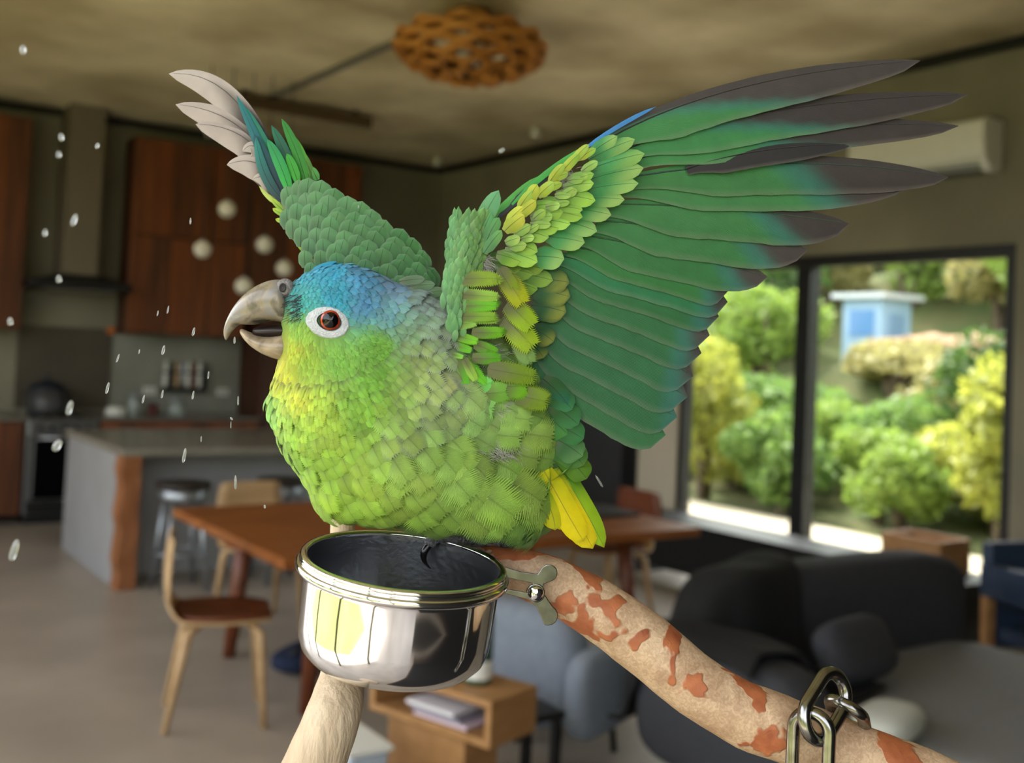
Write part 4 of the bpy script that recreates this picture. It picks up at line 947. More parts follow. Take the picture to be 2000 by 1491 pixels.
for i, (a, m_, b, W, sh, ge, tl, gc) in enumerate(NW):
    n = (TO + CU*.16 + CR*(-.05)).normalized(); dz = -i*1.7
    if i == 3: dz += 4
    p0, p1, p2 = P(*a, zw(*a)+dz), P(*m_, zw(*m_)+dz+6), P(*b, zw(*b)+dz)
    rn = rf.uniform(-6, 6); dc = tuple(max(20, v + rn) for v in (DRK if i != 3 else (44, 42, 44)))
    mb = vane(MB(), p0, p1, p2, W*PX, n, flight_col(ge-.10, ge+.12, tl, gc, dc, (150, 140, 130)), share=sh, tipp=1.8 if i < 6 else 2.2 if i < 9 else 3.2, t0=.55 if i < 6 else .66 if i < 9 else .78, nv=22, nu=8, camber=.04, base=.42, shaft=2.0*PX, ragged=.02)
    mb.build('flight_feather', M_FEF, wing, col=True, uv=True)
# blue leading edge
for (a, m_, b, W, c) in (((1130, 300), (1200, 245), (1282, 208), 9, (60, 130, 190)), ((1000, 400), (1060, 335), (1150, 283), 12, (70, 160, 70)), ((970, 428), (1035, 362), (1120, 308), 15, (50, 54, 62)), ((945, 445), (985, 400), (1020, 375), 16, (96, 160, 90)), ((960, 425), (1000, 385), (1050, 345), 14, (80, 160, 70))):
    vane(MB(), P(*a, 62), P(*m_, 62), P(*b, 48), W*PX, (TO+CU*.3).normalized(), lambda t, u, c=c: lin(c), nv=8, nu=4).build('leading_edge_feather', M_FEF, wing, col=True, uv=True)
def covert(a, b, W, c0, c1, z, par, name='covert_feather', k=.14, edge=None, bow=.06, grey=.25, tilt=None):
    c0l, c1l = lin(c0), lin(c1); gl = lin((128, 122, 112)); ed = lin(edge) if edge else None
    def f(t, u):
        c = mix(mix(c0l, gl, grey*(1-sstep(0, .35, t))), c1l, sstep(.35, .95, t + .18*u))
        if ed and (abs(u) > .85 or t > .93): c = mix(c, ed, .6)
        return c
    m_ = ((a[0]+b[0])/2 + (b[1]-a[1])*bow, (a[1]+b[1])/2 - (b[0]-a[0])*bow)
    n = tilt or (TO + CU*k).normalized()
    vane(MB(), P(*a, z), P(*m_, z+4), P(*b, z+3), W*PX, n, f, share=.55, tipp=2.6, t0=.55, nv=10, nu=6, camber=.22, base=.5, shaft=.9*PX).build(name, M_FE, par, col=True, uv=True)
def jit(c, s=8): r = rf.uniform(-s, s); return tuple(max(5, min(250, v + r + rf.uniform(-s, s)*.4)) for v in c)
# greater under-coverts
GT = [((1150, 302), (1206, 266), 26), ((1150, 312), (1240, 272), 30), ((1148, 332), (1259, 300), 36), ((1146, 352), (1257, 328), 36), ((1140, 372), (1247, 358), 34), ((1130, 388), (1220, 390), 32), ((1112, 408), (1194, 420), 36), ((1092, 430), (1166, 452), 36), ((1066, 462), (1142, 474), 40), ((1040, 500), (1102, 506), 44)]
for i, (a, b, W) in enumerate(GT): covert(a, b, W, jit((66, 146, 84)), jit((150, 190, 104)), zw(*a)+10-i*.8, wing)
for i, (a, b, W) in enumerate([((1035, 545), (1112, 552), 52), ((1035, 566), (1114, 580), 50), ((1038, 596), (1106, 610), 50), ((1040, 640), (1082, 668), 44), ((1040, 670), (1062, 700), 40)]):
    covert(a, b, W, (40, 90, 52), (130, 140, 58), 56-i*1.5, wing, edge=(48, 84, 60))
# median coverts
MD = [((1108, 352), (1160, 340), 22), ((1100, 366), (1160, 358), 26), ((1085, 380), (1163, 392), 34), ((1078, 402), (1138, 410), 26), ((1066, 412), (1138, 424), 28), ((1050, 428), (1114, 438), 30), ((1035, 424), (1100, 414), 28), ((1035, 440), (1092, 446), 30), ((1012, 448), (1072, 464), 32), ((990, 470), (1050, 492), 32), ((985, 490), (1050, 512), 36), ((970, 496), (1018, 512), 30), ((1030, 405), (1088, 398), 22), ((1060, 390), (1100, 396), 18)]
for i, (a, b, W) in enumerate(MD): covert(a, b, W, jit((110, 156, 60), 12), jit((160, 204, 84), 12), zw(*a)+20-i*.4, wing, grey=.6)
for i, (a, b, W) in enumerate([((955, 512), (1018, 526), 30), ((972, 522), (1042, 536), 34), ((1000, 515), (1062, 526), 32), ((1010, 535), (1080, 548), 36), ((985, 545), (1050, 566), 40), ((940, 505), (1000, 508), 28), ((1060, 485), (1098, 496), 34)]):
    covert(a, b, W, jit((84, 124, 50), 8), jit((132, 168, 66), 10), 62-i*.8, wing, grey=.5)
# yellow marginal coverts along the bone
YL = [((1112, 322), (1150, 282), 16), ((1096, 338), (1132, 300), 18), ((1072, 358), (1102, 320), 18), ((1050, 384), (1082, 356), 22), ((1030, 398), (1049, 360), 24), ((1008, 424), (1047, 392), 24), ((985, 452), (1024, 420), 30), ((1012, 410), (1040, 372), 20), ((1080, 350), (1110, 338), 15), ((1060, 372), (1098, 358), 16), ((1128, 312), (1164, 290), 15), ((990, 436), (1022, 404), 22)]
for i, (a, b, W) in enumerate(YL): covert(a, b, W, jit((168, 184, 60), 10), jit((196, 206, 74), 14) if i in (4, 5, 6, 11) else jit((160, 196, 80), 14), zw(*a)+26-i*.2, wing, k=.05)
for k in range(16):
    t = k/15; x, y = 985 + 150*t + rf.uniform(-8, 8), 470 - 140*t + rf.uniform(0, 26); an = math.radians(rf.uniform(-40, 5)); l = rf.uniform(26, 40)
    covert((x, y), (x+l*math.cos(an), y+l*math.sin(an)), rf.uniform(13, 20), jit((130, 170, 76)), jit((168, 204, 100), 14), zw(x, y)+23, wing, grey=.6)
# wrist cluster
for a, b, W, c in (((925, 470), (974, 372), 34, (110, 176, 124)), ((915, 470), (940, 412), 28, (104, 170, 110)), ((900, 480), (912, 434), 22, (116, 184, 130)), ((893, 470), (896, 402), 9, (96, 160, 90)), ((935, 480), (960, 415), 26, (100, 168, 104)), ((950, 470), (975, 425), 22, (104, 170, 96)), ((945, 495), (980, 450), 22, (120, 180, 100))):
    covert(a, b, W, (96, 150, 96), c, 84, wing, k=.02, grey=.1)
# scale-like lesser coverts over the shoulder
sc = MB(); nsc = 0
for yy in range(0, 30):
    y = 660 - yy*8
    for xx in range(0, 8):
        t = (655-y)/230
        x0 = 862 + 20*t + (12 if y > 600 else 0); wd = 34 + 44*t if y < 600 else 30
        x = x0 + xx*11 + (yy % 2)*5 + rf.uniform(-3.5, 3.5)
        if x > x0 + wd: continue
        bl = 0.5 + .5*math.cos((xx*11/wd)*PI); zz = 66 + 26*math.sin(PI*min(1, max(0.05, (x-x0+14)/(wd+26))))
        c = mix((112, 168, 104), (150, 188, 96), xx/7)
        an = math.radians(-88 + xx*5 + rf.uniform(-8, 8)); l = rf.uniform(24, 36)
        d = CR*math.cos(an) - CU*math.sin(an); nn = (TO + CR*(-.5+xx*.12)).normalized(); d = (d - nn*d.dot(nn)).normalized()
        if nsc < 260:
            blade(MB(), P(x, y+8, zz), d, l*PX, rf.uniform(11, 15)*PX, nn, lin(jit((84, 128, 84))), lin(jit(c, 14)), lift=.10).build('lesser_covert', M_FE, wing, col=True, uv=True); nsc += 1
# axillaries and flank feathers
AX = [((892, 545), (974, 545), 34, (150, 176, 50)), ((895, 575), (976, 580), 26, (150, 196, 70)), ((890, 598), (974, 598), 24, (110, 190, 30)), ((888, 618), (972, 618), 24, (140, 190, 60)), ((920, 650), (984, 650), 26, (110, 176, 20)), ((884, 636), (932, 630), 22, (140, 190, 80)), ((884, 655), (935, 668), 20, (120, 196, 40)), ((880, 672), (922, 686), 18, (120, 196, 50)), ((925, 672), (972, 690), 26, (100, 180, 20)), ((880, 690), (906, 700), 14, (120, 190, 60)),
      ((985, 535), (1022, 596), 46, (176, 186, 20)), ((975, 525), (1008, 580), 40, (150, 176, 30)), ((990, 590), (1040, 640), 50, (150, 180, 20)), ((985, 620), (1042, 680), 56, (150, 184, 24)), ((1010, 660), (1036, 712), 40, (130, 160, 80)),
      ((900, 690), (945, 748), 26, (110, 200, 40)), ((888, 700), (910, 762), 30, (100, 190, 40)), ((905, 700), (930, 745), 20, (150, 190, 70)), ((950, 720), (1048, 738), 44, (110, 140, 10)), ((975, 755), (1030, 755), 56, (110, 170, 20)), ((1005, 770), (1070, 785), 50, (116, 140, 20)), ((930, 770), (992, 765), 48, (120, 176, 60)), ((915, 765), (965, 745), 34, (110, 190, 90)), ((905, 785), (965, 800), 56, (130, 190, 96)), ((920, 700), (980, 700), 26, (96, 170, 20))]
AX += [(tuple(v + rf.uniform(-7, 7) for v in a), tuple(v + rf.uniform(-9, 9) for v in b), W*.8, c) for a, b, W, c in AX[:22]]
for i, (a, b, W, c) in enumerate(AX):
    z = 92 - (i % 25)*.8 + (18 if a[1] > 690 else 0) - (6 if i >= 25 else 0); A_, B_ = P(*a, z), P(*b, z+2); d = B_-A_; n_ = (TO + CU*rf.uniform(-.12, .2) + CR*rf.uniform(-.1, .1)).normalized(); n_ = (n_ - d.normalized()*n_.dot(d.normalized())).normalized()
    barbed(MB(), A_, d.normalized(), d.length, W*PX, n_, lin((104, 108, 70)), lin(jit(c, 10)), nb=18, lift=.08, droop=.04, loose=.04).build('axillary_feather', M_FE, wing, col=True, uv=True)
# grey down tufts
dn = MB()
for cx, cy, rx, ry, n_ in ((985, 795, 44, 20, 230), (965, 878, 50, 22, 300), (900, 812, 16, 34, 130), (960, 690, 26, 14, 160), (935, 515, 24, 20, 120), (1105, 345, 26, 16, 120)):
    for _ in range(n_):
        x, y = cx + rf.gauss(0, .5)*rx, cy + rf.gauss(0, .5)*ry
        h = BV.ray_cast(CAM, (P(x, y)-CAM).normalized()); z = ((D0-(h[0]-CAM).dot(CF))/PX if h[0] and y > 650 else zw(x, y)) + 5
        an = math.radians(rf.gauss(35, 40)); l = rf.uniform(16, 34)
        dn.tube([P(x, y, z-6), P(x+l*.5*math.cos(an), y+l*.5*math.sin(an), z+6), P(x+l*math.cos(an+.12), y+l*math.sin(an+.12), z+4)], [.55*PX, .45*PX, .12*PX], 3, False)
o = dn.build('down_tufts', mat('grey_down', (160, 158, 150), .9), parrot); o['kind'] = 'stuff'

# --- far wing (upper side)
wing2 = wing_root('wing', [(850, 590, -90), (760, 530, -100), (670, 470, -104), (600, 430, -104), (560, 395, -100), (525, 310, -98), (492, 245, -98)], [20, 26, 26, 22, 12, 7, 4], M_skin)
GTN = (TO + CR*(-.1)).normalized()
FW = [ # root, mid, tip, width, colour base, colour tip, z
 ((552, 385), (480, 130), (330, 144), 54, (60, 120, 120), (196, 184, 176), -92), ((548, 375), (500, 215), (343, 204), 56, (60, 110, 110), (190, 176, 168), -90), ((552, 380), (505, 240), (382, 243), 54, (60, 100, 100), (186, 172, 164), -88),
 ((552, 385), (505, 250), (474, 296), 34, (60, 100, 100), (190, 178, 170), -86), ((556, 390), (520, 290), (443, 322), 50, (60, 100, 100), (190, 176, 168), -84), ((560, 395), (528, 330), (494, 350), 34, (90, 120, 90), (196, 182, 172), -82)]
for a, m_, b, W, c0, c1, z in FW:
    A, B_ = lin((54, 50, 50)), lin(c1)
    vane(MB(), P(*a, z), P(*m_, z), P(*b, z+8), W*PX, (TO+CU*.2).normalized(), lambda t, u, A=A, B_=B_: mix(mix(A, lin((130, 120, 114)), sstep(.3, .6, t)), B_, sstep(.5, .8, t + .25*abs(u))), share=.32, tipp=1.8, t0=.6, nv=20, nu=8, camber=.2, base=.25, shaft=1.4*PX).build('flight_feather', M_FEF, wing2, col=True, uv=True)
ST = [((548, 392), (515, 300), (462, 186), 20, (38, 92, 118), (30, 120, 120), -76), ((560, 385), (530, 290), (475, 205), 18, (30, 110, 70), (30, 130, 110), -77), ((556, 388), (518, 320), (496, 262), 28, (30, 36, 48), (30, 90, 96), -70), ((552, 392), (508, 350), (500, 268), 22, (40, 44, 58), (36, 130, 120), -66),
      ((566, 378), (550, 320), (522, 272), 24, (52, 168, 60), (40, 140, 90), -64), ((580, 372), (565, 310), (530, 245), 24, (34, 40, 44), (30, 110, 80), -72), ((582, 358), (572, 325), (560, 300), 20, (60, 160, 50), (60, 160, 50), -66), ((598, 360), (585, 300), (550, 232), 22, (60, 140, 40), (40, 130, 50), -74), ((604, 350), (592, 300), (568, 262), 18, (80, 150, 40), (70, 150, 40), -75), ((612, 356), (605, 325), (585, 290), 16, (50, 90, 30), (90, 150, 50), -74), ((620, 352), (615, 338), (606, 326), 16, (70, 140, 60), (80, 150, 60), -72), ((540, 372), (512, 352), (498, 330), 20, (190, 210, 90), (200, 215, 100), -90), ((548, 396), (520, 380), (506, 346), 22, (180, 205, 90), (200, 210, 120), -90)]
for a, m_, b, W, c0, c1, z in ST:
    A, B_ = lin(c0), lin(c1)
    vane(MB(), P(*a, z), P(*m_, z), P(*b, z-4), W*PX, GTN, lambda t, u, A=A, B_=B_: mix(A, B_, t), share=.5, tipp=2, t0=.5, nv=14, nu=6, camber=.15, base=.6, shaft=1.0*PX).build('flight_feather', M_FEF, wing2, col=True, uv=True)
T0 = [(556, 362), (584, 350), (612, 350), (640, 352), (667, 380), (700, 390), (722, 402), (757, 427), (790, 452), (815, 470), (835, 498), (856, 540)]
rows = 9
for r in range(rows):
    n_ = 13 - (r > 3) - (r > 5)
    for k in range(n_):
        t = (k + .5*(r % 2))/(n_-.5); T = interp(T0, t)
        x = T[0] + r*(1 + 3*t) + rf.uniform(-3, 3); y = T[1] + r*23 + rf.uniform(-3, 3)
        if x < 538 + (y-400)*.62 - 4 or y > 572: continue
        sz = (1.0 - .055*r)*(1 - .25*max(0, .25-t)/.25); ang = math.radians(-96 + 42*t + rf.uniform(-7, 7)); l = 62*sz
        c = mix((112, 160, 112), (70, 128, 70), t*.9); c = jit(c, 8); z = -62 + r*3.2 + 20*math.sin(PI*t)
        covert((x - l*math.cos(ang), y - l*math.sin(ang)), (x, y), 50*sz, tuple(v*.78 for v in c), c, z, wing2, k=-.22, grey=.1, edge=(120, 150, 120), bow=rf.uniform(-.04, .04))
for k in range(9):
    t = k/8; x, y = 545 + 62*t, 405 + 100*t; an = math.radians(rf.uniform(185, 235)); l = rf.uniform(16, 26)
    covert((x+8, y+6), (x+l*math.cos(an), y+l*math.sin(an)), 11, (150, 190, 70), (190, 214, 80), -62, wing2, grey=0)
# mantle feathers between the wings
for a, b, W, c in (((800, 560), (850, 556), 26, (110, 150, 110)), ((820, 575), (868, 568), 28, (110, 150, 100)), ((830, 590), (880, 590), 30, (96, 136, 90)), ((835, 610), (880, 615), 30, (90, 130, 84)), ((780, 550), (830, 545), 24, (120, 150, 120))):
    covert(a, b, W*.75, (90, 116, 84), tuple(v*.88 for v in c), 26, parrot, 'mantle_feather', grey=.4, edge=(120, 130, 120))

# --- tail
TL = [((1040, 900), (1090, 990), (1112, 1034), 58, (150, 180, 20), (206, 206, 20), 30), ((1060, 900), (1120, 1000), (1158, 1072), 62, (170, 180, 20), (236, 214, 10), 24), ((1075, 890), (1140, 985), (1180, 1070), 44, (70, 130, 20), (150, 186, 20), 16), ((1055, 905), (1110, 1010), (1140, 1058), 50, (210, 206, 10), (240, 220, 10), 34), ((1045, 940), (1085, 1000), (1084, 1036), 44, (140, 176, 20), (206, 204, 20), 40), ((1080, 860), (1135, 920), (1146, 936), 50, (60, 100, 20), (86, 130, 30), 28), ((1060, 860), (1120, 880), (1140, 910), 56, (70, 120, 50), (80, 130, 60), 34)]
for a, m_, b, W, c0, c1, z in TL:
    A, B_, K = lin(c0), lin(c1), lin((120, 110, 10))
    vane(MB(), P(*a, z), P(*m_, z+4), P(*b, z), W*PX, (TO+CR*.2).normalized(), lambda t, u, A=A, B_=B_, K=K: mix(mix(A, B_, sstep(.2, .6, t)), K, .5*sstep(.93, 1, t)), tipp=2.6, t0=.6, nv=14, nu=6, camber=.25, base=.6, shaft=1.2*PX).build('tail_feather', M_FE, parrot, col=True, uv=True)
for a, b, W, c in (((1075, 790), (1130, 830), 60, (62, 128, 74)), ((1085, 830), (1140, 858), 56, (56, 122, 66)), ((1090, 860), (1138, 892), 56, (90, 136, 80)), ((1070, 760), (1118, 800), 52, (60, 132, 84)), ((1050, 800), (1110, 850), 64, (70, 136, 60)), ((1060, 740), (1110, 790), 44, (36, 110, 84))):
    covert(a, b, W, (50, 100, 50), c, 44, parrot, 'flank_feather', grey=.3)

# --- foot
M_toe = mat('scaly_grey_skin', (156, 154, 158), .6, c2=(100, 98, 102), scale=700, fac=.55, hard=.12, bump=.9, bscale=800)
M_claw = mat('black_claw', (14, 14, 16), .18)
def foot(dx, dy, dz, name='foot'):
    q = lambda x, y, z: P(x+dx, y+dy, z+dz)
    mb = MB()
    def toe(pts, r):
        c = catmull([q(*p) for p in pts], 26); mb.tube(c, [interp(r, k/25)*1.22*PX*(1+.09*math.sin(k*2.2)) for k in range(26)], 12)
    toe([(955, 1000, -30), (950, 1040, -20), (905, 1046, 0), (872, 1042, 10), (848, 1050, 20), (838, 1066, 23)], [14, 15, 14, 13, 12, 9])
    toe([(955, 1010, -30), (962, 1046, -22), (940, 1055, -14), (920, 1059, -9), (910, 1066, -8)], [14, 14, 11, 9, 7])
    toe([(955, 1010, -34), (968, 1046, -26), (985, 1063, -18), (1000, 1082, -40), (1004, 1104, -48)], [13, 13, 11, 10, 8])
    toe([(950, 1010, -34), (938, 1044, -34), (925, 1054, -40), (910, 1070, -64), (905, 1092, -72)], [13, 13, 11, 10, 8])
    toe([(930, 960, -30), (950, 1000, -30), (955, 1030, -26)], [22, 15, 14])
    f = mb.build(name, M_toe, parrot)
    for pts, r in (([(840, 1062, 24), (828, 1080, 29), (830, 1097, 29), (842, 1112, 24)], [8, 7.5, 5, .6]), ([(911, 1064, -8), (903, 1073, -6), (900, 1084, -9)], [6, 4.5, .6]), ([(1004, 1102, -48), (1003, 1116, -46), (996, 1128, -38)], [6, 4, .6])):
        MB().tube([p for p in catmull([q(*p) for p in pts], 12)], [interp(r, k/11)*PX for k in range(12)], 10).build('claw', M_claw, f)
foot(0, 0, -78)
# ------------------------------------------------------------------ perch, bowl, chain
def bark_mat():
    m = bpy.data.materials.new('perch_wood'); m.use_nodes = True; n = m.node_tree; b = n.nodes['Principled BSDF']; L = n.links.new
    tc = n.nodes.new('ShaderNodeTexCoord')
    def tex(scale, det, stretch=(1, 1, 1), dist=0):
        mp = n.nodes.new('ShaderNodeMapping'); mp.inputs['Scale'].default_value = stretch; L(tc.outputs['Object'], mp.inputs[0])
        t = n.nodes.new('ShaderNodeTexNoise'); t.inputs['Scale'].default_value = scale; t.inputs['Detail'].default_value = det; t.inputs['Distortion'].default_value = dist; L(mp.outputs[0], t.inputs['Vector']); return t.outputs[0]
    def ramp(src, p0, p1, c0, c1):
        r = n.nodes.new('ShaderNodeValToRGB'); L(src, r.inputs[0]); e = r.color_ramp.elements; e[0].position = p0; e[1].position = p1; e[0].color = (*c0, 1); e[1].color = (*c1, 1); return r.outputs[0]
    base = ramp(tex(60, 8, (1, 1, 1), .6), .3, .7, lin((176, 142, 112)), lin((216, 186, 154)))
    fine = ramp(tex(420, 3, (1, 1, 1), 1.5), .40, .62, (.72, .68, .64), (1, 1, 1))
    mu = n.nodes.new('ShaderNodeMix'); mu.data_type = 'RGBA'; mu.blend_type = 'MULTIPLY'; mu.inputs[0].default_value = .8; L(base, mu.inputs[6]); L(fine, mu.inputs[7])
    pm = ramp(tex(34, 3, (1, 1, 1), .35), .555, .57, (0, 0, 0), (1, 1, 1))
    red = ramp(tex(90, 4), .3, .7, lin((140, 72, 40)), lin((182, 108, 66)))
    mx = n.nodes.new('ShaderNodeMix'); mx.data_type = 'RGBA'; L(pm, mx.inputs[0]); L(mu.outputs[2], mx.inputs[6]); L(red, mx.inputs[7])
    L(mx.outputs[2], b.inputs['Base Color']); b.inputs['Roughness'].default_value = .62
    bp = n.nodes.new('ShaderNodeBump'); bp.inputs['Strength'].default_value = .5; bp.inputs['Distance'].default_value = .0012
    ad = n.nodes.new('ShaderNodeMath'); ad.operation = 'ADD'; L(tex(180, 6, (1, 1, 1), 1.0), ad.inputs[0]); L(pm, ad.inputs[1]); L(ad.outputs[0], bp.inputs['Height']); L(bp.outputs[0], b.inputs['Normal'])
    return m
M_perch = bark_mat()
perch = thing('perch_stand', 'natural gum branch perch with peeling reddish bark patches', 'perch', P(620, 1500, 40) * 1.0)
def limb(pts, rs, name, m, N=70, n=28, seed=0):
    c = catmull([p if isinstance(p, Vector) else P(*p) for p in pts], N); mb = MB()
    mb.tube(c, [interp(rs, k/(N-1))*PX for k in range(N)], n)
    for i, v in enumerate(mb.v):
        ctr = c[min(i//n, N-1)]; d = v - ctr; k = mnoise.noise(v*28 + Vector((seed, 0, 0)))*.09 + mnoise.noise(v*90)*.035
        mb.v[i] = v + d*k
    return mb.build(name, m, perch)
limb([(650, 1070, -160), (760, 1080, -155), (880, 1094, -118), (985, 1112, -80), (1075, 1140, -52), (1150, 1180, -36), (1240, 1245, -20), (1330, 1318, -6), (1440, 1390, 8), (1560, 1436, 20), (1700, 1490, 34), (1860, 1560, 46), (2050, 1650, 56)], [32, 30, 34, 42, 53, 57, 60, 60, 61, 61, 63, 68, 72], 'branch', M_perch)
PB = P(500, 1800, 20); PD = (PB - P(612, 1500, -34)).normalized(); PF = PB + PD*((PB.z)/-PD.z); PF.z = 0.0
M_post = mat('weathered_post', (172, 150, 124), .7, c2=(204, 184, 158), scale=90, stretch=(1, 1, .25), detail=6, bump=.3, bscale=260)
limb([(668, 1012, -190), (672, 1090, -186), (676, 1200, -176), (672, 1300, -150), (648, 1400, -52), (612, 1500, -34), (560, 1640, -5), (500, 1800, 20)] + [PB + (PF-PB)*k for k in (.3, .65, 1.0)], [24, 32, 38, 44, 56, 64, 70, 76, 84, 92, 98], 'post', M_post, N=120, seed=9)
MB().lathe([(.005, 0), (.20, 0), (.20, .018), (.185, .025), (.005, .025)], 40, PF).build('base', M_post, perch)

# stainless bowl
M_ss = mat('polished_stainless', (225, 226, 228), .07, 1.0)
M_ss_in = mat('brushed_stainless_inside', (150, 152, 156), .26, 1.0, bump=.06, bscale=300)
BC = P(789, 1100, 96)
ar = math.radians(7.5); ph = math.radians(3.0)
e1 = (CR*math.cos(ar) - CU*math.sin(ar)); up_ = (CU*math.cos(ar) + CR*math.sin(ar)); nb_ = (up_*math.cos(ph) + TO*math.sin(ph)).normalized(); e2 = nb_.cross(e1).normalized()
AX3 = (e1, e2, nb_)
bowl = thing('feeding_bowl', 'shiny stainless steel feeding bowl clipped to the branch', 'bowl', BC - nb_*190*PX)
def prof(l): return [(r*PX, h*PX) for r, h in l]
MB().lathe(prof([(190, 2), (193, 0), (193, -4), (188, -8), (184, -14), (182.5, -30), (181, -70), (180, -120), (178, -145), (171, -165), (157, -180), (138, -188), (110, -191), (60, -192), (1, -192)]), 96, BC, AX3).build('cup', M_ss, bowl)
MB().lathe(prof([(178, 3), (176.5, -30), (175, -120), (170, -150), (152, -174), (120, -185), (1, -187)]), 96, BC, AX3).build('cup_inside', M_ss_in, bowl)
def torus(mb, O, ax, R, r, n=96, m=12, sq=1.0):
    e1_, e2_, e3_ = ax; vs = []; fs = []
    for i in range(n):
        a = 2*PI*i/n; d = e1_*math.cos(a)+e2_*math.sin(a)
        for j in range(m):
            b = 2*PI*j/m; vs.append(O + d*(R + r*math.cos(b)) + e3_*(r*sq*math.sin(b)))
    for i in range(n):
        for j in range(m): fs.append((i*m+j, ((i+1) % n)*m+j, ((i+1) % n)*m+(j+1) % m, i*m+(j+1) % m))
    return mb.add(vs, fs)
torus(MB(), BC + nb_*3*PX, AX3, 185*PX, 8*PX, sq=.8).build('rolled_rim', M_ss, bowl)
# clip ring with bracket, bolt and tabs
hold = thing('bowl_bracket', 'steel ring bracket with bolt holding the bowl on the branch', 'bracket', P(1050, 1150, 20))
torus(MB(), BC - nb_*13*PX, AX3, 193*PX, 6.5*PX, sq=1.3).build('ring', M_ss, hold)
M_clip = mat('worn_steel', (150, 152, 154), .26, 1.0, c2=(110, 108, 104), scale=160)
def plate(pts, z0, z1, th, m, name, par):
    """flat plate outline in photo pixels; depth runs from z0 (first) to z1."""
    xs = [p[0] for p in pts]; a, b = min(xs), max(xs)
    zf = lambda x: z0 + (z1-z0)*(x-a)/(b-a)
    f = [P(x, y, zf(x)) for x, y in pts]; g = [v + CF*(th*PX) for v in f]; n = len(pts)
    return MB().add(f+g, [tuple(range(n)), tuple(range(2*n-1, n-1, -1))] + [(i, i+n, (i+1) % n+n, (i+1) % n) for i in range(n)]).build(name, m, par, smooth=False, bevel=.0004)
def circ(cx, cy, r, a0, a1, n=10): return [(cx + r*math.cos(math.radians(a0+(a1-a0)*k/n)), cy + r*math.sin(math.radians(a0+(a1-a0)*k/n))) for k in range(n+1)]
plate([(985, 1108)] + [(1020, 1118), (1050, 1122)] + circ(1072, 1120, 17, 200, 420, 14) + [(1062, 1142), (1060, 1152), (1066, 1165)] + circ(1070, 1203, 20, -60, 110, 8) + [(1052, 1196), (1046, 1184), (1032, 1172), (985, 1160), (985, 1150), (1030, 1158), (1040, 1150), (1040, 1140), (985, 1128)], 52, 34, 3, M_clip, 'clip_plate', hold)
bo_ = P(1046, 1159, 40)
MB().lathe(prof([(16, -2), (16, 3), (13, 7), (7, 10), (1, 11)]), 24, bo_, (CR, CU, TO)).build('bolt_head', M_ss, hold)
torus(MB(), bo_, (CR, CU, TO), 16*PX, 2.5*PX, 24, 8).build('washer', M_clip, hold)
MB().tube([P(1046, 1159, 40), P(1046, 1159, -110)], 6*PX, 10).build('bolt_shaft', M_clip, hold)
plate([(938, 1150), (956, 1146), (953, 1190), (946, 1197), (941, 1188)], 96, 92, 3, M_ss, 'hook_tab', hold)
# chain
M_chain = mat('chain_steel', (150, 150, 148), .2, 1.0, c2=(96, 90, 84), scale=90, fac=.62)
chain = thing('chain', 'steel chain of thick links looped over the branch', 'chain', P(1600, 1400, 110))
def link(c, lng, wid, long_ax, wide_ax, r, name='link'):
    pts = []; s = lng/2 - wid/2
    for k in range(64):
        a = 2*PI*k/64; x = math.cos(a)*wid/2; y = math.sin(a)*wid/2 + (s if math.sin(a) >= 0 else -s)
        pts.append(c + wide_ax*(x*PX) + long_ax*(y*PX))
    pts.append(pts[0]); n = long_ax.cross(wide_ax); mb = MB(); m = 12; vs = []; fs = []; N = 64
    for i in range(N):
        t = (pts[(i+1) % N] - pts[i-1]).normalized(); q = n.cross(t)
        for j in range(m): b = 2*PI*j/m; vs.append(pts[i] + (n*math.cos(b) + q*math.sin(b))*r*PX)
    for i in range(N):
        for j in range(m): fs.append((i*m+j, ((i+1) % N)*m+j, ((i+1) % N)*m+(j+1) % m, i*m+(j+1) % m))
    return mb.add(vs, fs).build(name, M_chain, chain)
def ax(x, y, z): return (CR*x - CU*y + TO*z).normalized()
def cpt(p, d, k): return (p[0]+d[0]*k, p[1]+d[1]*k, p[2]+d[2]*k)
def unit3(x, y, z): l = math.sqrt(x*x+y*y+z*z); return (x/l, y/l, z/l)
LYC, LYD = (1612, 1380, 96), unit3(.62, -.52, -.60)                    # link lying over the crest
wb = ax(.82, .30, -.50); lb_ = ax(*LYD); wb = (wb - lb_*wb.dot(lb_)).normalized(); link(P(*LYC), 136, 78, lb_, wb, 12.5)
HD = unit3(-.05, 1, .05); HT = cpt(LYC, LYD, -(68-27)); HC = cpt(HT, HD, 92)    # hanging link hooked inside its lower end
la = ax(*HD); wh = ax(.86, .06, .50); wh = (wh - la*wh.dot(la)).normalized(); link(P(*HC), 184, 66, la, wh, 12.5)
HC2 = cpt(HC, HD, 184-26); wh2 = la.cross(wh).normalized(); link(P(*HC2), 184, 66, la, wh2, 12.5); link(P(*cpt(HC2, HD, 184-26)), 184, 66, la, wh, 12.5)
BD = unit3(.30, .58, -.75); BT = cpt(LYC, LYD, 68-29); BCn = cpt(BT, BD, 65)    # back link hooked inside its upper end, pressing on the bark
lc = ax(*BD); wc = ax(.74, .20, .62); wc = (wc - lc*wc.dot(lc)).normalized(); link(P(*BCn), 130, 66, lc, wc, 12)
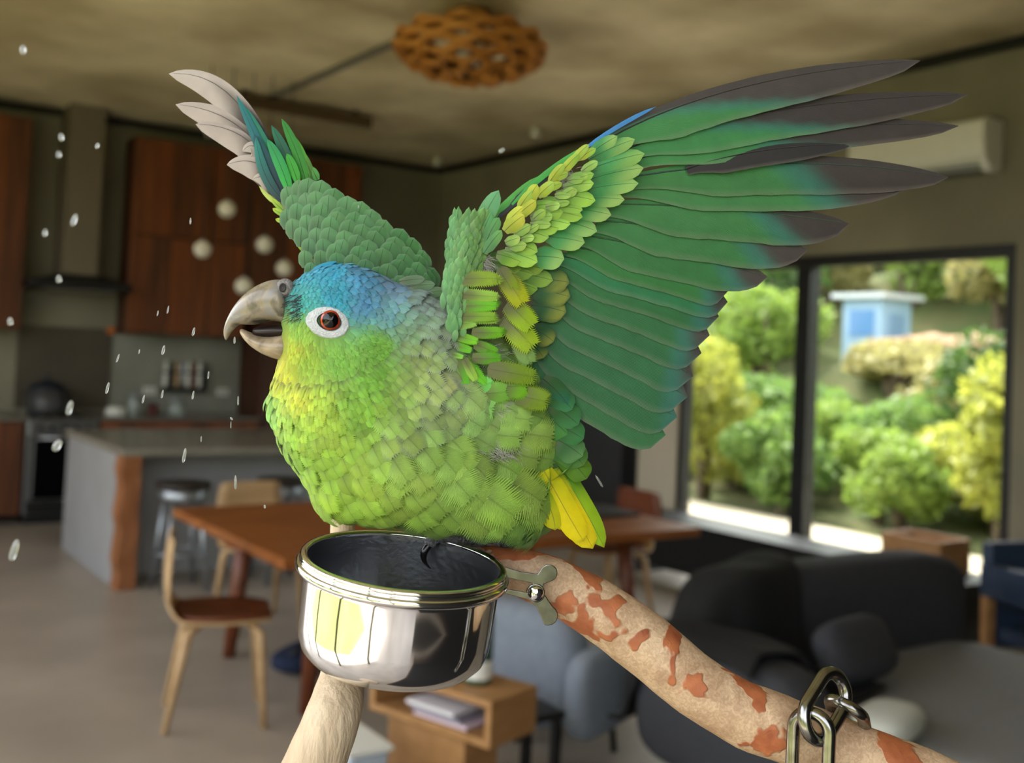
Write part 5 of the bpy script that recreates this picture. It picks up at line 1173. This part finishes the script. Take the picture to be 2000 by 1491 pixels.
# ------------------------------------------------------------------ flying water drops
M_water = mat('water_drop', (214, 218, 220), .08, trans=.75, ior=1.33)  # whitish base colour paints in the bright highlights of the drops
DR = [(45, 97, 20, 14, 0, 650), (120, 268, 16, 12, 0, 650), (115, 302, 14, 12, 0, 650), (190, 285, 12, 9, 20, 500), (145, 430, 26, 12, 18, 650), (88, 455, 16, 11, 10, 650), (372, 432, 14, 4, 4, 0), (115, 545, 16, 12, 0, 650), (378, 648, 18, 6, 14, 10), (272, 687, 10, 3, 12, 0), (319, 684, 20, 7, 14, 10), (328, 605, 16, 4, 12, 0), (308, 612, 12, 3, 14, 0), (230, 700, 18, 4, 20, 0), (407, 733, 16, 4, 8, 0), (210, 758, 24, 7, 14, -10), (136, 797, 30, 13, 16, 650), (317, 770, 18, 5, 12, 0), (377, 772, 18, 5, 12, 0), (280, 780, 18, 5, 16, 0), (465, 783, 18, 4, 2, 0), (452, 818, 7, 5, -40, 0), (451, 830, 14, 2.5, 2, 0), (360, 890, 30, 8, 10, 10), (28, 1075, 44, 17, 18, 650), (460, 942, 28, 6, 0, 10), (393, 858, 12, 3, 4, 0), (980, 294, 14, 10, 60, 500), (112, 870, 26, 18, 30, 650), (1170, 940, 28, 6, -32, -60), (517, 990, 7, 5, 0, 10), (20, 628, 16, 12, 0, 650), (458, 665, 14, 5, 4, 8), (700, 404, 6, 4, 0, 0)]
for i, (x, y, l, w_, an, z) in enumerate(DR):
    a = math.radians(an); d = (CU*math.cos(a) + CR*math.sin(a)); s = d.cross(TO).normalized(); c = P(x, y, z)
    pf = [(.02, -.5), (.26, -.46), (.42, -.36), (.5, -.2), (.5, .1), (.42, .3), (.26, .44), (.02, .5)]; k_ = 1 - z*PX/D0; l *= k_; w_ *= k_*.75
    o = MB().lathe([(r*w_*PX, h*l*PX) for r, h in pf], 12, c, (s, d.cross(s), d)).build('water_drop', M_water, origin=c)
    shp = 'round' if l/w_ < 1.9 else 'long thin' if l/w_ > 4.6 else 'oval'
    wh = 'against the concrete ceiling' if y < 200 or x > 900 and y < 320 else 'beside the tail' if x > 1000 else 'in front of the range hood' if x < 240 and y < 560 else 'in front of the walnut cupboards' if y < 660 else 'in front of the splashback and worktop' if y < 800 else 'in front of the kitchen island' if y < 960 else 'above the floor and dining table'
    tag(o, shp + ' clear water drop in the air ' + wh, 'water drop', 'water drops splashed by the parrot')
